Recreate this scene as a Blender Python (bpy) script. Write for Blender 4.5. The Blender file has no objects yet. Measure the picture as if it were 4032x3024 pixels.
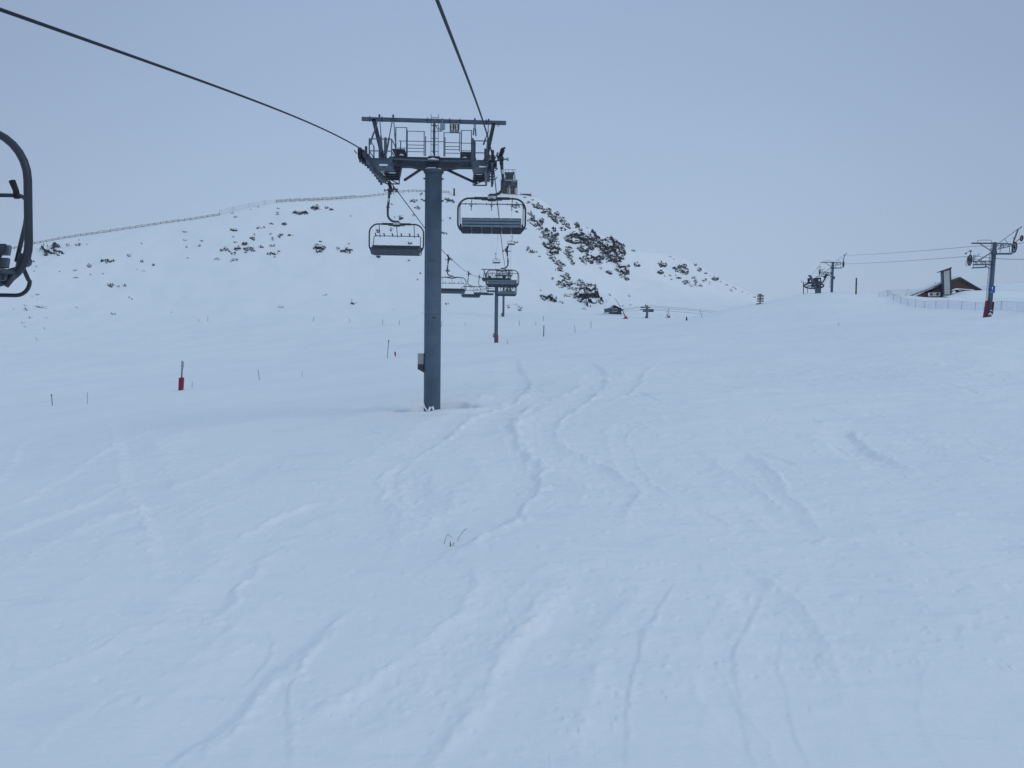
import bpy, math, random
import numpy as np
from mathutils import Vector, Matrix
random.seed(7); rng = np.random.default_rng(7)
R = math.radians
S = bpy.context.scene
COL = S.collection

# ------------------------------------------------------------------ camera
F, CX, CY = 3028.0, 2016.0, 1512.0            # focal length and centre in pixels of a 4032 wide picture
PITCH, ROLL = math.atan(159.5 / F), 0.012
cam_mat = Matrix.Rotation(math.pi / 2 - PITCH, 4, 'X') @ Matrix.Rotation(ROLL, 4, 'Z')
cd = bpy.data.cameras.new('camera'); cam = bpy.data.objects.new('camera', cd); COL.objects.link(cam)
cam.matrix_world = cam_mat
cd.sensor_width = 36.0; cd.lens = 36.0 * F / 4032.0
cd.clip_start = 0.05; cd.clip_end = 6000
S.camera = cam
RM = np.array(cam_mat.to_3x3())

def ray(u, v):
    d = RM @ np.array([(u - CX) / F, -(v - CY) / F, -1.0])
    return d / d[1]
def P(u, v, y):
    d = ray(u, v) * y
    return Vector((float(d[0]), float(d[1]), float(d[2])))
K = 4032.0 / 2212.0
def PD(u, v, y): return P(u * K, v * K, y)

# ------------------------------------------------------------------ noise
def _h(ix, iy, seed):
    n = (ix.astype(np.int64) * 374761393 + iy.astype(np.int64) * 668265263 + seed * 974711) & 0x7fffffff
    n = ((n ^ (n >> 13)) * 1274126177) & 0x7fffffff
    return ((n ^ (n >> 16)) & 0xffff) / 65535.0
def vnoise(x, y, seed=0):
    ix = np.floor(x); iy = np.floor(y); fx = x - ix; fy = y - iy
    fx = fx * fx * fx * (fx * (fx * 6 - 15) + 10); fy = fy * fy * fy * (fy * (fy * 6 - 15) + 10)
    a = _h(ix, iy, seed); b = _h(ix + 1, iy, seed); c = _h(ix, iy + 1, seed); d = _h(ix + 1, iy + 1, seed)
    return (a + (b - a) * fx + (c - a) * fy + (a - b - c + d) * fx * fy) * 2 - 1
def fbm(x, y, o=4, seed=0):
    r = 0; a = 1.0; s = 0
    for k in range(o):
        r = r + a * vnoise(x * 2 ** k + 17.3 * k, y * 2 ** k - 9.1 * k, seed + k); s += a; a *= 0.5
    return r / s

# ------------------------------------------------------------------ materials
def mat(name, c, rough=0.6, metal=0.0, var=0.15, scale=6.0, c2=None, bump=0.0, spec=0.4, det=4.0):
    m = bpy.data.materials.new(name); m.use_nodes = True
    nt = m.node_tree; b = nt.nodes['Principled BSDF']
    tc = nt.nodes.new('ShaderNodeTexCoord'); n = nt.nodes.new('ShaderNodeTexNoise')
    n.inputs['Scale'].default_value = scale; n.inputs['Detail'].default_value = det; n.inputs['Roughness'].default_value = 0.6
    nt.links.new(tc.outputs['Object'], n.inputs['Vector'])
    rp = nt.nodes.new('ShaderNodeValToRGB')
    lo = c2 if c2 else tuple(k * (1 - var) for k in c); hi = c if c2 else tuple(min(1, k * (1 + var)) for k in c)
    rp.color_ramp.elements[0].color = (*lo, 1); rp.color_ramp.elements[1].color = (*hi, 1)
    rp.color_ramp.elements[0].position = 0.35; rp.color_ramp.elements[1].position = 0.65
    nt.links.new(n.outputs['Fac'], rp.inputs['Fac']); nt.links.new(rp.outputs['Color'], b.inputs['Base Color'])
    b.inputs['Roughness'].default_value = rough; b.inputs['Metallic'].default_value = metal
    b.inputs['Specular IOR Level'].default_value = spec
    if bump:
        bp = nt.nodes.new('ShaderNodeBump'); bp.inputs['Strength'].default_value = bump; bp.inputs['Distance'].default_value = 0.02
        nt.links.new(n.outputs['Fac'], bp.inputs['Height']); nt.links.new(bp.outputs['Normal'], b.inputs['Normal'])
    return m
M = {}
M['steel'] = mat('galvanised_steel', (.072, .098, .135), .6, 0, .22, 2.5)
M['pole'] = mat('weathered_pole_steel', (.074, .112, .158), .65, 0, .16, 1.1, det=8)
M['dark'] = mat('dark_steel', (.032, .040, .056), .6, 0, .25, 4)
M['light'] = mat('bright_zinc', (.22, .28, .34), .5, 0, .15, 5)
M['rubber'] = mat('black_rubber', (.018, .018, .022), .8, 0, .2, 8)
M['frame'] = mat('chair_frame_paint', (.027, .031, .045), .45, 0, .12, 5)
M['arm'] = mat('hanger_arm_paint', (.046, .058, .08), .5, 0, .12, 5)
M['seat'] = mat('seat_vinyl', (.030, .038, .056), .6, 0, .2, 9)
M['slat'] = mat('seat_shell_grey', (.15, .205, .25), .5, 0, .1, 4)
M['shell'] = mat('seat_shell_dark', (.052, .07, .10), .5, 0, .15, 4)
M['rope'] = mat('steel_rope', (.014, .018, .028), .75, 0, .4, 40)
M['plate'] = mat('plate_white', (.5, .55, .58), .5, 0, .06, 6)
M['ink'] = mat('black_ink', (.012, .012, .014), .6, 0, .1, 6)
M['blue'] = mat('sign_blue', (.008, .02, .16), .5, 0, .12, 6)
M['yellow'] = mat('sign_yellow', (.75, .74, .16), .5, 0, .08, 6)
M['white'] = mat('white_paint', (.72, .74, .76), .6, 0, .06, 6)
M['red'] = mat('red_padding', (.115, .012, .035), .7, 0, .25, 5)
M['orange'] = mat('bright_red_padding', (.44, .02, .04), .7, 0, .2, 5)
M['pblue'] = mat('pylon_sign_blue', (.015, .085, .27), .5, 0, .1, 6)
M['wood'] = mat('dark_brown_planks', (.088, .052, .046), .8, 0, .3, 3)
M['fence'] = mat('weathered_fence_wood', (.19, .14, .095), .85, 0, .3, 8)
M['sign_wood'] = mat('brown_sign_board', (.10, .05, .032), .75, 0, .2, 5)
M['lwood'] = mat('ochre_steel', (.16, .13, .07), .7, 0, .25, 5)
M['slatebox'] = mat('grey_cabinet', (.27, .29, .27), .6, 0, .08, 4)
M['stone'] = mat('pale_render', (.42, .45, .44), .8, 0, .06, 2)
M['pole_thin'] = mat('grey_marker_pole', (.13, .15, .18), .7, 0, .2, 8)
M['twig'] = mat('dry_stem', (.075, .06, .045), .85, 0, .3, 30)
M['jacket'] = mat('dark_jacket', (.015, .015, .02), .8, 0, .3, 9)
M['fir'] = mat('fir_needles', (.03, .042, .035), .9, 0, .4, 9)
M['hydrant_red'] = mat('hydrant_padding', (.21, .014, .045), .7, 0, .2, 5)
M['maroon'] = mat('maroon_disc', (.22, .012, .03), .6, 0, .3, 9)

def snow_mat(name, near=True):
    m = bpy.data.materials.new(name); m.use_nodes = True
    nt = m.node_tree; L = nt.links.new; b = nt.nodes['Principled BSDF']
    tc = nt.nodes.new('ShaderNodeTexCoord')
    n1 = nt.nodes.new('ShaderNodeTexNoise'); n1.inputs['Scale'].default_value = .09; n1.inputs['Detail'].default_value = 5
    L(tc.outputs['Object'], n1.inputs['Vector'])
    rp = nt.nodes.new('ShaderNodeValToRGB')                     # packed snow and bluer scoured ice
    rp.color_ramp.elements[0].color = (.855, .876, .892, 1); rp.color_ramp.elements[1].color = (.81, .848, .876, 1)
    rp.color_ramp.elements[0].position = .42; rp.color_ramp.elements[1].position = .72
    L(n1.outputs['Fac'], rp.inputs['Fac'])
    m0 = nt.nodes.new('ShaderNodeMapping'); m0.inputs['Scale'].default_value = (.55, 1.9, 1); m0.inputs['Rotation'].default_value = (0, 0, .28); L(tc.outputs['Object'], m0.inputs['Vector'])
    n3 = nt.nodes.new('ShaderNodeTexNoise'); n3.inputs['Scale'].default_value = .75; n3.inputs['Detail'].default_value = 6; n3.inputs['Roughness'].default_value = .65; L(m0.outputs['Vector'], n3.inputs['Vector'])
    r3 = nt.nodes.new('ShaderNodeMapRange'); r3.inputs['From Min'].default_value = .54; r3.inputs['From Max'].default_value = .74; L(n3.outputs['Fac'], r3.inputs['Value'])
    m3 = nt.nodes.new('ShaderNodeMath'); m3.operation = 'MULTIPLY'; L(r3.outputs[0], m3.inputs[0]); L(n1.outputs['Fac'], m3.inputs[1])
    mi = nt.nodes.new('ShaderNodeMixRGB'); L(m3.outputs[0], mi.inputs['Fac']); L(rp.outputs['Color'], mi.inputs[1]); mi.inputs[2].default_value = (.70, .775, .835, 1)
    L(mi.outputs['Color'], b.inputs['Base Color'])
    b.inputs['Roughness'].default_value = .75; b.inputs['Specular IOR Level'].default_value = .15
    if near:
        mp = nt.nodes.new('ShaderNodeMapping'); mp.inputs['Scale'].default_value = (3.0, 7.0, 7.0); mp.inputs['Rotation'].default_value = (0, 0, .35)
        L(tc.outputs['Object'], mp.inputs['Vector'])
        n2 = nt.nodes.new('ShaderNodeTexNoise'); n2.inputs['Scale'].default_value = 1.3; n2.inputs['Detail'].default_value = 7; n2.inputs['Roughness'].default_value = .62
        L(mp.outputs['Vector'], n2.inputs['Vector'])
        bp = nt.nodes.new('ShaderNodeBump'); bp.inputs['Strength'].default_value = .45; bp.inputs['Distance'].default_value = .05
        L(n2.outputs['Fac'], bp.inputs['Height']); L(bp.outputs['Normal'], b.inputs['Normal'])
    return m
M['snow'] = snow_mat('packed_snow')
M['cap'] = snow_mat('fresh_snow_cap', False)

def rock_mat():
    m = bpy.data.materials.new('snowy_rock'); m.use_nodes = True
    nt = m.node_tree; L = nt.links.new; b = nt.nodes['Principled BSDF']
    g = nt.nodes.new('ShaderNodeNewGeometry'); sx = nt.nodes.new('ShaderNodeSeparateXYZ'); L(g.outputs['True Normal'], sx.inputs[0])
    tc = nt.nodes.new('ShaderNodeTexCoord')
    mp = nt.nodes.new('ShaderNodeMapping'); mp.inputs['Rotation'].default_value = (0, .35, 0); mp.inputs['Scale'].default_value = (.55, .8, 1.5); L(tc.outputs['Object'], mp.inputs['Vector'])
    n = nt.nodes.new('ShaderNodeTexNoise'); n.inputs['Scale'].default_value = .5; n.inputs['Detail'].default_value = 8; n.inputs['Roughness'].default_value = .68
    L(mp.outputs['Vector'], n.inputs['Vector'])
    a = nt.nodes.new('ShaderNodeMath'); a.operation = 'MULTIPLY_ADD'; L(n.outputs['Fac'], a.inputs[0]); a.inputs[1].default_value = 1.25; L(sx.outputs['Z'], a.inputs[2])
    rp = nt.nodes.new('ShaderNodeValToRGB'); rp.color_ramp.elements[0].position = .0; rp.color_ramp.elements[1].position = .06
    sh = nt.nodes.new('ShaderNodeMath'); sh.operation = 'SUBTRACT'; L(a.outputs[0], sh.inputs[0]); sh.inputs[1].default_value = 1.03
    rp.color_ramp.elements[0].color = (0, 0, 0, 1); rp.color_ramp.elements[1].color = (1, 1, 1, 1); L(sh.outputs[0], rp.inputs['Fac'])
    rk = nt.nodes.new('ShaderNodeValToRGB'); rk.color_ramp.elements[0].color = (.020, .023, .034, 1); rk.color_ramp.elements[1].color = (.068, .070, .082, 1)
    rk.color_ramp.elements[0].position = .3; rk.color_ramp.elements[1].position = .72
    n2 = nt.nodes.new('ShaderNodeTexNoise'); n2.inputs['Scale'].default_value = 1.7; n2.inputs['Detail'].default_value = 8
    L(tc.outputs['Object'], n2.inputs['Vector']); L(n2.outputs['Fac'], rk.inputs['Fac'])
    mx = nt.nodes.new('ShaderNodeMixRGB'); L(rp.outputs['Color'], mx.inputs['Fac']); L(rk.outputs['Color'], mx.inputs[1]); mx.inputs[2].default_value = (.84, .87, .89, 1)
    L(mx.outputs['Color'], b.inputs['Base Color']); b.inputs['Roughness'].default_value = .85; b.inputs['Specular IOR Level'].default_value = .2
    return m
M['rock'] = rock_mat()

def net_mat(name, c, dens):
    m = bpy.data.materials.new(name); m.use_nodes = True
    nt = m.node_tree; L = nt.links.new; b = nt.nodes['Principled BSDF']; out = nt.nodes['Material Output']
    b.inputs['Base Color'].default_value = (*c, 1); b.inputs['Roughness'].default_value = .8
    tc = nt.nodes.new('ShaderNodeTexCoord'); n = nt.nodes.new('ShaderNodeTexNoise'); n.inputs['Scale'].default_value = .8
    L(tc.outputs['Object'], n.inputs['Vector'])
    rp = nt.nodes.new('ShaderNodeMapRange'); rp.inputs['From Min'].default_value = .3; rp.inputs['From Max'].default_value = .7
    rp.inputs['To Min'].default_value = dens * .6; rp.inputs['To Max'].default_value = dens * 1.3; L(n.outputs['Fac'], rp.inputs['Value'])
    t = nt.nodes.new('ShaderNodeBsdfTransparent'); mx = nt.nodes.new('ShaderNodeMixShader')
    L(rp.outputs['Result'], mx.inputs[0]); L(t.outputs[0], mx.inputs[1]); L(b.outputs[0], mx.inputs[2]); L(mx.outputs[0], out.inputs['Surface'])
    return m
M['net'] = net_mat('blue_safety_net', (.05, .15, .42), .16)
M['netgrey'] = net_mat('grey_safety_net', (.2, .22, .26), .12)

# ------------------------------------------------------------------ mesh builder
class MB:
    def __init__(s): s.v = []; s.f = []; s.s = []
    def add(s, vs, fs, smooth=False):
        o = len(s.v); s.v += [tuple(map(float, p)) for p in vs]; s.f += [tuple(o + i for i in f) for f in fs]; s.s += [smooth] * len(fs); return s
    def box(s, c, d, rot=None):
        c = Vector(c); h = Vector(d) / 2
        vs = [Vector((x * h.x, y * h.y, z * h.z)) for x in (-1, 1) for y in (-1, 1) for z in (-1, 1)]
        if rot is not None: vs = [rot @ p for p in vs]
        return s.add([p + c for p in vs], [(0, 1, 3, 2), (4, 6, 7, 5), (0, 4, 5, 1), (2, 3, 7, 6), (0, 2, 6, 4), (1, 5, 7, 3)])
    def bar(s, p, q, w, h=None, up=(0, 0, 1)):
        p = Vector(p); q = Vector(q); h = h or w; a = (q - p); L = a.length
        if L < 1e-6: return s
        a.normalize(); up = Vector(up)
        if abs(a.dot(up)) > .98: up = Vector((0, 1, 0))
        x = a.cross(up).normalized(); z = x.cross(a).normalized()
        vs = []
        for e in (p, q):
            for i, j in ((-1, -1), (1, -1), (1, 1), (-1, 1)): vs.append(e + x * (i * w / 2) + z * (j * h / 2))
        return s.add(vs, [(3, 2, 1, 0), (4, 5, 6, 7), (0, 1, 5, 4), (1, 2, 6, 5), (2, 3, 7, 6), (3, 0, 4, 7)])
    def tube(s, pts, r, n=8, closed=False):
        pts = [Vector(p) for p in pts]; m = len(pts); rr = r if isinstance(r, (list, tuple)) else [r] * m
        vs = []; prev = None
        for i in range(m):
            if closed: t = pts[(i + 1) % m] - pts[i - 1]
            else: t = pts[min(i + 1, m - 1)] - pts[max(i - 1, 0)]
            t.normalize()
            if prev is None:
                u = Vector((0, 0, 1)) if abs(t.z) < .9 else Vector((0, 1, 0))
                x = t.cross(u).normalized()
            else:
                x = (prev - t * prev.dot(t)).normalized()
            prev = x; y = t.cross(x)
            for k in range(n):
                a = 2 * math.pi * k / n; vs.append(pts[i] + (x * math.cos(a) + y * math.sin(a)) * rr[i])
        fs = []
        for i in range(m if closed else m - 1):
            j = (i + 1) % m
            for k in range(n): fs.append((i * n + k, i * n + (k + 1) % n, j * n + (k + 1) % n, j * n + k))
        s.add(vs, fs, True)
        if not closed:
            o = len(s.v) - len(vs)
            s.f += [tuple(o + k for k in range(n - 1, -1, -1)), tuple(o + (m - 1) * n + k for k in range(n))]; s.s += [False, False]
        return s
    def cyl(s, p, q, r, n=16, r2=None): return s.tube([p, q], [r, r2 if r2 is not None else r], n)
    def ring(s, c, ax, R1, R2, w, n=24):
        c = Vector(c); ax = Vector(ax).normalized(); u = Vector((0, 0, 1)) if abs(ax.z) < .9 else Vector((1, 0, 0))
        x = ax.cross(u).normalized(); y = ax.cross(x); vs = []
        for k in range(n):
            a = 2 * math.pi * k / n; d = x * math.cos(a) + y * math.sin(a)
            vs += [c + d * R1 - ax * w / 2, c + d * R2 - ax * w / 2, c + d * R2 + ax * w / 2, c + d * R1 + ax * w / 2]
        fs = []
        for k in range(n):
            a = 4 * k; b = 4 * ((k + 1) % n)
            for i in range(4): j = (i + 1) % 4; fs.append((a + i, b + i, b + j, a + j))
        return s.add(vs, fs)
    def spokes(s, c, ax, R0, n, w):
        c = Vector(c); ax = Vector(ax).normalized(); u = Vector((0, 0, 1)) if abs(ax.z) < .9 else Vector((1, 0, 0))
        x = ax.cross(u).normalized(); y = ax.cross(x)
        for k in range(n):
            a = 2 * math.pi * k / n; s.bar(c, c + (x * math.cos(a) + y * math.sin(a)) * R0, w, w, ax)
        return s
    def prism(s, poly, o, ex, ey, en, t):
        o = Vector(o); ex = Vector(ex); ey = Vector(ey); en = Vector(en); n = len(poly)
        vs = [o + ex * a + ey * b for a, b in poly]; vs += [p + en * t for p in vs]
        return s.add(vs, [tuple(range(n)), tuple(range(2 * n - 1, n - 1, -1))] + [(i, n + i, n + (i + 1) % n, (i + 1) % n) for i in range(n)])
    def build(s, name, m, parent=None, loc=(0, 0, 0)):
        me = bpy.data.meshes.new(name); me.from_pydata(s.v, [], s.f); me.materials.append(m)
        me.polygons.foreach_set('use_smooth', s.s)
        me.update()
        o = bpy.data.objects.new(name, me); COL.objects.link(o); o.location = loc
        if parent: o.parent = parent
        return o

def tag(o, label=None, cat=None, group=None, kind=None):
    if label: o['label'] = label
    if cat: o['category'] = cat
    if group: o['group'] = group
    if kind: o['kind'] = kind
    return o
def thing(name, loc, label, cat, group=None, rz=0.0, rot=None, sc=1.0):
    o = bpy.data.objects.new(name, None); COL.objects.link(o); o.location = loc
    o.rotation_euler = rot if rot else (0, 0, rz); o.scale = (sc, sc, sc); o.empty_display_size = .3
    return tag(o, label, cat, group)
def kids(o): return [c for c in bpy.data.objects if c.parent == o]
def copy_tree(o, parent=None, skip=()):
    c = o.copy(); COL.objects.link(c); c.parent = parent
    for ch in kids(o):
        if ch.name.split('.')[0] not in skip: copy_tree(ch, c, skip)
    return c
def arc(c, r, a0, a1, n, ex=(1, 0, 0), ey=(0, 0, 1)):
    c = Vector(c); ex = Vector(ex); ey = Vector(ey)
    return [c + ex * (r * math.cos(a0 + (a1 - a0) * i / n)) + ey * (r * math.sin(a0 + (a1 - a0) * i / n)) for i in range(n + 1)]
def pchip(xs, ys):
    xs = np.array(xs, float); ys = np.array(ys, float); h = np.diff(xs); dl = np.diff(ys) / h; m = np.zeros_like(ys)
    for i in range(1, len(xs) - 1):
        if dl[i - 1] * dl[i] > 0:
            w1 = 2 * h[i] + h[i - 1]; w2 = h[i] + 2 * h[i - 1]; m[i] = (w1 + w2) / (w1 / dl[i - 1] + w2 / dl[i])
    m[0] = dl[0]; m[-1] = dl[-1]
    def f(x):
        i = int(min(max(np.searchsorted(xs, x) - 1, 0), len(h) - 1)); t = (x - xs[i]) / h[i]
        if t < 0: return ys[0] + m[0] * (x - xs[0])
        if t > 1: return ys[-1] + m[-1] * (x - xs[-1])
        return float((2*t**3-3*t**2+1)*ys[i] + (t**3-2*t**2+t)*h[i]*m[i] + (-2*t**3+3*t**2)*ys[i+1] + (t**3-t**2)*h[i]*m[i+1])
    return f
# ------------------------------------------------------------------ terrain: one sheet, layered from near to far
TD = 0.78
NC = 940
tcols = np.concatenate([np.linspace(-4, -TD, 40, endpoint=False), np.linspace(-TD, TD, NC), np.linspace(TD, 4, 41)[1:]])
def tnode(U): return (U - 1106.0) / 1661.0
def curve(nodes, sm=14.0):
    us = np.array([n[0] for n in nodes], float); vs = np.array([n[1] for n in nodes], float)
    fine = np.arange(-6500, 8700, 4.0); v = np.interp(fine, us, vs)
    k = int(3 * sm / 4) + 1; g = np.exp(-.5 * (np.arange(-k, k + 1) * 4.0 / sm) ** 2); g /= g.sum()
    v = np.convolve(np.pad(v, k, mode='edge'), g, mode='valid')
    return np.interp(tcols * 1661.0 + 1106.0, fine, v)
def horizonV(U): return 742.0 + ROLL * (U - 1106.0)
def zfromv(vcurve, dcurve):
    U = tcols * 1661.0 + 1106.0
    return (horizonV(np.clip(U, -1500, 3700)) - vcurve) / 1661.0 * dcurve
LY, LZ = [], []
def plane_layer(d, z0, cs, csl=None):
    y = np.full_like(tcols, float(d)); x = tcols * max(d, 14.0)
    xs = np.sign(x) * np.minimum(np.abs(x), 70 + .25 * np.abs(x))
    csl = cs if csl is None else csl; q = xs + 3.5; q = np.sqrt(q * q + 16) 
    LY.append(y); LZ.append(z0 + (cs + csl) / 2 * (xs + 3.5) + (cs - csl) / 2 * (q - 4))
for a in ((-70, -21.2, .05), (0, -9.0, .05), (12, -6.88, .05, .06), (24, -4.72, .07, .10), (34.5, -3.08, .085, .125), (50, -2.35, .098, .128), (78, -1.75, .105, .108), (110, -1.0, .105)):
    plane_layer(*a)
def ztab(d, nodes, sm=40):
    LY.append(np.full_like(tcols, float(d))); LZ.append(curve(nodes, sm))
def vtab(dn, vn, sm=14):
    d = curve(dn, 40); LY.append(d); LZ.append(zfromv(curve(vn, sm), d))
ztab(150, [(-3000, -13), (-700, -11), (0, -8.6), (300, -6.8), (600, -4.6), (930, -1.1), (1086, -.1), (1300, 2.8), (1480, 5.2), (1560, 6.9), (1640, 8.5), (1690, 9.7), (1740, 10.55), (1800, 10.9), (1900, 10.3), (2000, 9.6), (2130, 9.8), (2400, 11), (3200, 13)], 16)
ztab(200, [(-700, -9), (0, -6), (300, -3.5), (600, -1), (930, 2), (1086, 3), (1300, 5.2), (1480, 6.6), (1640, 7), (1740, 6), (1900, 5), (2000, 8), (2130, 12.5), (2400, 16), (3200, 18)])
ztab(265, [(-700, -2), (0, 1), (300, 3), (600, 5.5), (930, 8), (1086, 8.9), (1300, 10), (1480, 10.5), (1640, 9), (1740, 7), (1900, 6), (2000, 9), (2130, 19), (2400, 24), (3200, 26)])
vtab([(0, 305)], [(-1500, 690), (-700, 672), (0, 660), (300, 655), (600, 645), (930, 634), (1086, 630), (1200, 645), (1300, 662), (1400, 672), (1480, 676), (1640, 680), (1740, 705), (1900, 712), (2020, 690), (2130, 622), (2400, 612), (3200, 610)], 24)
vtab([(0, 335)], [(-1500, 640), (-700, 605), (0, 588), (300, 568), (600, 548), (930, 538), (1086, 538), (1160, 550), (1230, 580), (1300, 612), (1365, 638), (1400, 650), (1480, 662), (1640, 672), (1740, 710), (1900, 716), (2020, 690), (2130, 618), (2400, 610), (3200, 606)], 20)
vtab([(0, 356), (1150, 358), (1365, 372), (1480, 400), (1640, 430), (1740, 430), (2130, 350)],
     [(-1500, 600), (-700, 565), (0, 549), (300, 507), (600, 466), (930, 452), (1086, 455), (1160, 470), (1200, 495), (1230, 518), (1300, 560), (1365, 600), (1400, 607), (1440, 612), (1500, 630), (1560, 645), (1640, 664), (1740, 710), (1900, 718), (2020, 690), (2130, 617), (2400, 609), (3200, 604)], 14)
CRD = [(0, 366), (600, 370), (1145, 378), (1300, 385), (1365, 398), (1440, 440), (1640, 470), (1740, 470), (2130, 365)]
CRV = [(-1500, 590), (-700, 558), (0, 538), (75, 525), (300, 491), (475, 464), (600, 440), (830, 427), (915, 417), (960, 416), (1000, 418), (1080, 423), (1140, 426), (1165, 436), (1200, 464), (1230, 482), (1265, 496), (1300, 514), (1340, 535), (1365, 545), (1400, 546), (1440, 550), (1480, 563), (1500, 574), (1530, 589), (1560, 607), (1640, 644), (1680, 662), (1740, 710), (1900, 720), (2020, 690), (2080, 625), (2130, 616), (2400, 608), (3200, 602)]
vtab(CRD, CRV, 8)
LY.append(LY[-1] + 30); LZ.append(LZ[-1] - 1.0)
LY.append(LY[-1] + 110); LZ.append(LZ[-1] - 45)
LY.append(np.full_like(tcols, 1800.0)); LZ.append(np.full_like(tcols, -120.0))
LY = np.array(LY); LZ = np.array(LZ)
# monotone cubic along depth, per column
h = np.diff(LY, axis=0); dl = np.diff(LZ, axis=0) / h
ms = np.zeros_like(LZ); ms[0] = dl[0]; ms[-1] = dl[-1]
same = dl[:-1] * dl[1:] > 0
w1 = 2 * h[1:] + h[:-1]; w2 = h[1:] + 2 * h[:-1]
with np.errstate(divide='ignore', invalid='ignore'):
    hm = (w1 + w2) / (w1 / dl[:-1] + w2 / dl[1:])
ms[1:-1] = np.where(same, hm, 0)
rows = [10, 14, 250, 165, 100, 90, 46, 46, 26, 30, 30, 34, 34, 36, 14, 10, 6]
GY, GZ = [], []
for k, n in enumerate(rows):
    for i in range(n):
        t = i / n; GY.append(LY[k] + h[k] * t)
        GZ.append((2*t**3-3*t**2+1)*LZ[k] + (t**3-2*t**2+t)*h[k]*ms[k] + (-2*t**3+3*t**2)*LZ[k+1] + (t**3-t**2)*h[k]*ms[k+1])
GY.append(LY[-1]); GZ.append(LZ[-1])
GY = np.array(GY); GZ = np.array(GZ)
GX = tcols[None, :] * np.maximum(GY, 14.0)
NR = GY.shape[0]
# broad undulation, stronger far away
far = np.clip((GY - 40) / 250, 0, 1)
crest_guard = np.clip(np.abs(GY - LY[14][None, :]) / 25, 0.12, 1)
GZ += fbm(GX / 26, GY / 26, 3, 5) * 1.3 * far * crest_guard
GZ += fbm(GX / 7.5, GY / 9, 3, 9) * (.05 + .28 * far * crest_guard) * np.clip((GY - 5) / 10, 0, 1)

def column(t):
    j = int(min(max(np.searchsorted(tcols, t) - 1, 0), len(tcols) - 2)); a = (t - tcols[j]) / (tcols[j + 1] - tcols[j])
    return GY[:, j] * (1 - a) + GY[:, j + 1] * a, GZ[:, j] * (1 - a) + GZ[:, j + 1] * a
def hit(u, v, ymin=11.0):
    d = ray(u, v); Yc, Zc = column(d[0])
    i0 = int(np.searchsorted(Yc, ymin)); q = Zc[i0:] / Yc[i0:] - d[2]
    k = int(np.argmax(q >= 0))
    if q[k] < 0:
        k = int(np.argmax(q)); y = Yc[i0 + k]                     # just above the skyline: stand on the crest
        return Vector((d[0] * y, y, Zc[i0 + k]))
    if k == 0: y = Yc[i0]
    else:
        a = q[k - 1] / (q[k - 1] - q[k]); y = Yc[i0 + k - 1] + a * (Yc[i0 + k] - Yc[i0 + k - 1])
    return Vector((d[0] * y, y, d[2] * y))
def hd(U, V): return hit(U * K, V * K)
def ground_z(x, y):
    Yc, Zc = column(x / max(y, 14.0)); return float(np.interp(y, Yc, Zc))

# ------------------------------------------------------------------ relief in the snow: ski tracks, wind scoops, crumbs
i_lo = int(np.searchsorted(GY[:, 500], 9.0)); i_hi = int(np.searchsorted(GY[:, 500], 150.0))
c_lo = 40; c_hi = 40 + NC
SX = GX[i_lo:i_hi, c_lo:c_hi]; SY = GY[i_lo:i_hi, c_lo:c_hi]; SZ = np.zeros_like(SX)
BASEZ = GZ.copy()
def reg(k, pts):
    ox, oy, sc = {2: (1344, 1400, .6076), 3: (2688, 1200, .639), 1: (0, 1500, .6076), 4: (0, 2200, .6076), 5: (1344, 2200, .6076), 6: (2688, 2200, .6076)}[k]
    return [(ox + x * sc, oy + y * sc) for x, y in pts]
def smooth_path(pts, step=.25):
    p = [np.array((q.x, q.y)) for q in pts]; out = []
    p = [2 * p[0] - p[1]] + p + [2 * p[-1] - p[-2]]
    for i in range(1, len(p) - 2):
        n = max(2, int(np.linalg.norm(p[i + 1] - p[i]) / step))
        for k in range(n):
            t = k / n
            out.append(.5 * (2*p[i] + (-p[i-1]+p[i+1])*t + (2*p[i-1]-5*p[i]+4*p[i+1]-p[i+2])*t*t + (-p[i-1]+3*p[i]-3*p[i+1]+p[i+2])*t**3))
    out.append(p[-2]); return np.array(out)
crumb_pts = []
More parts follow.
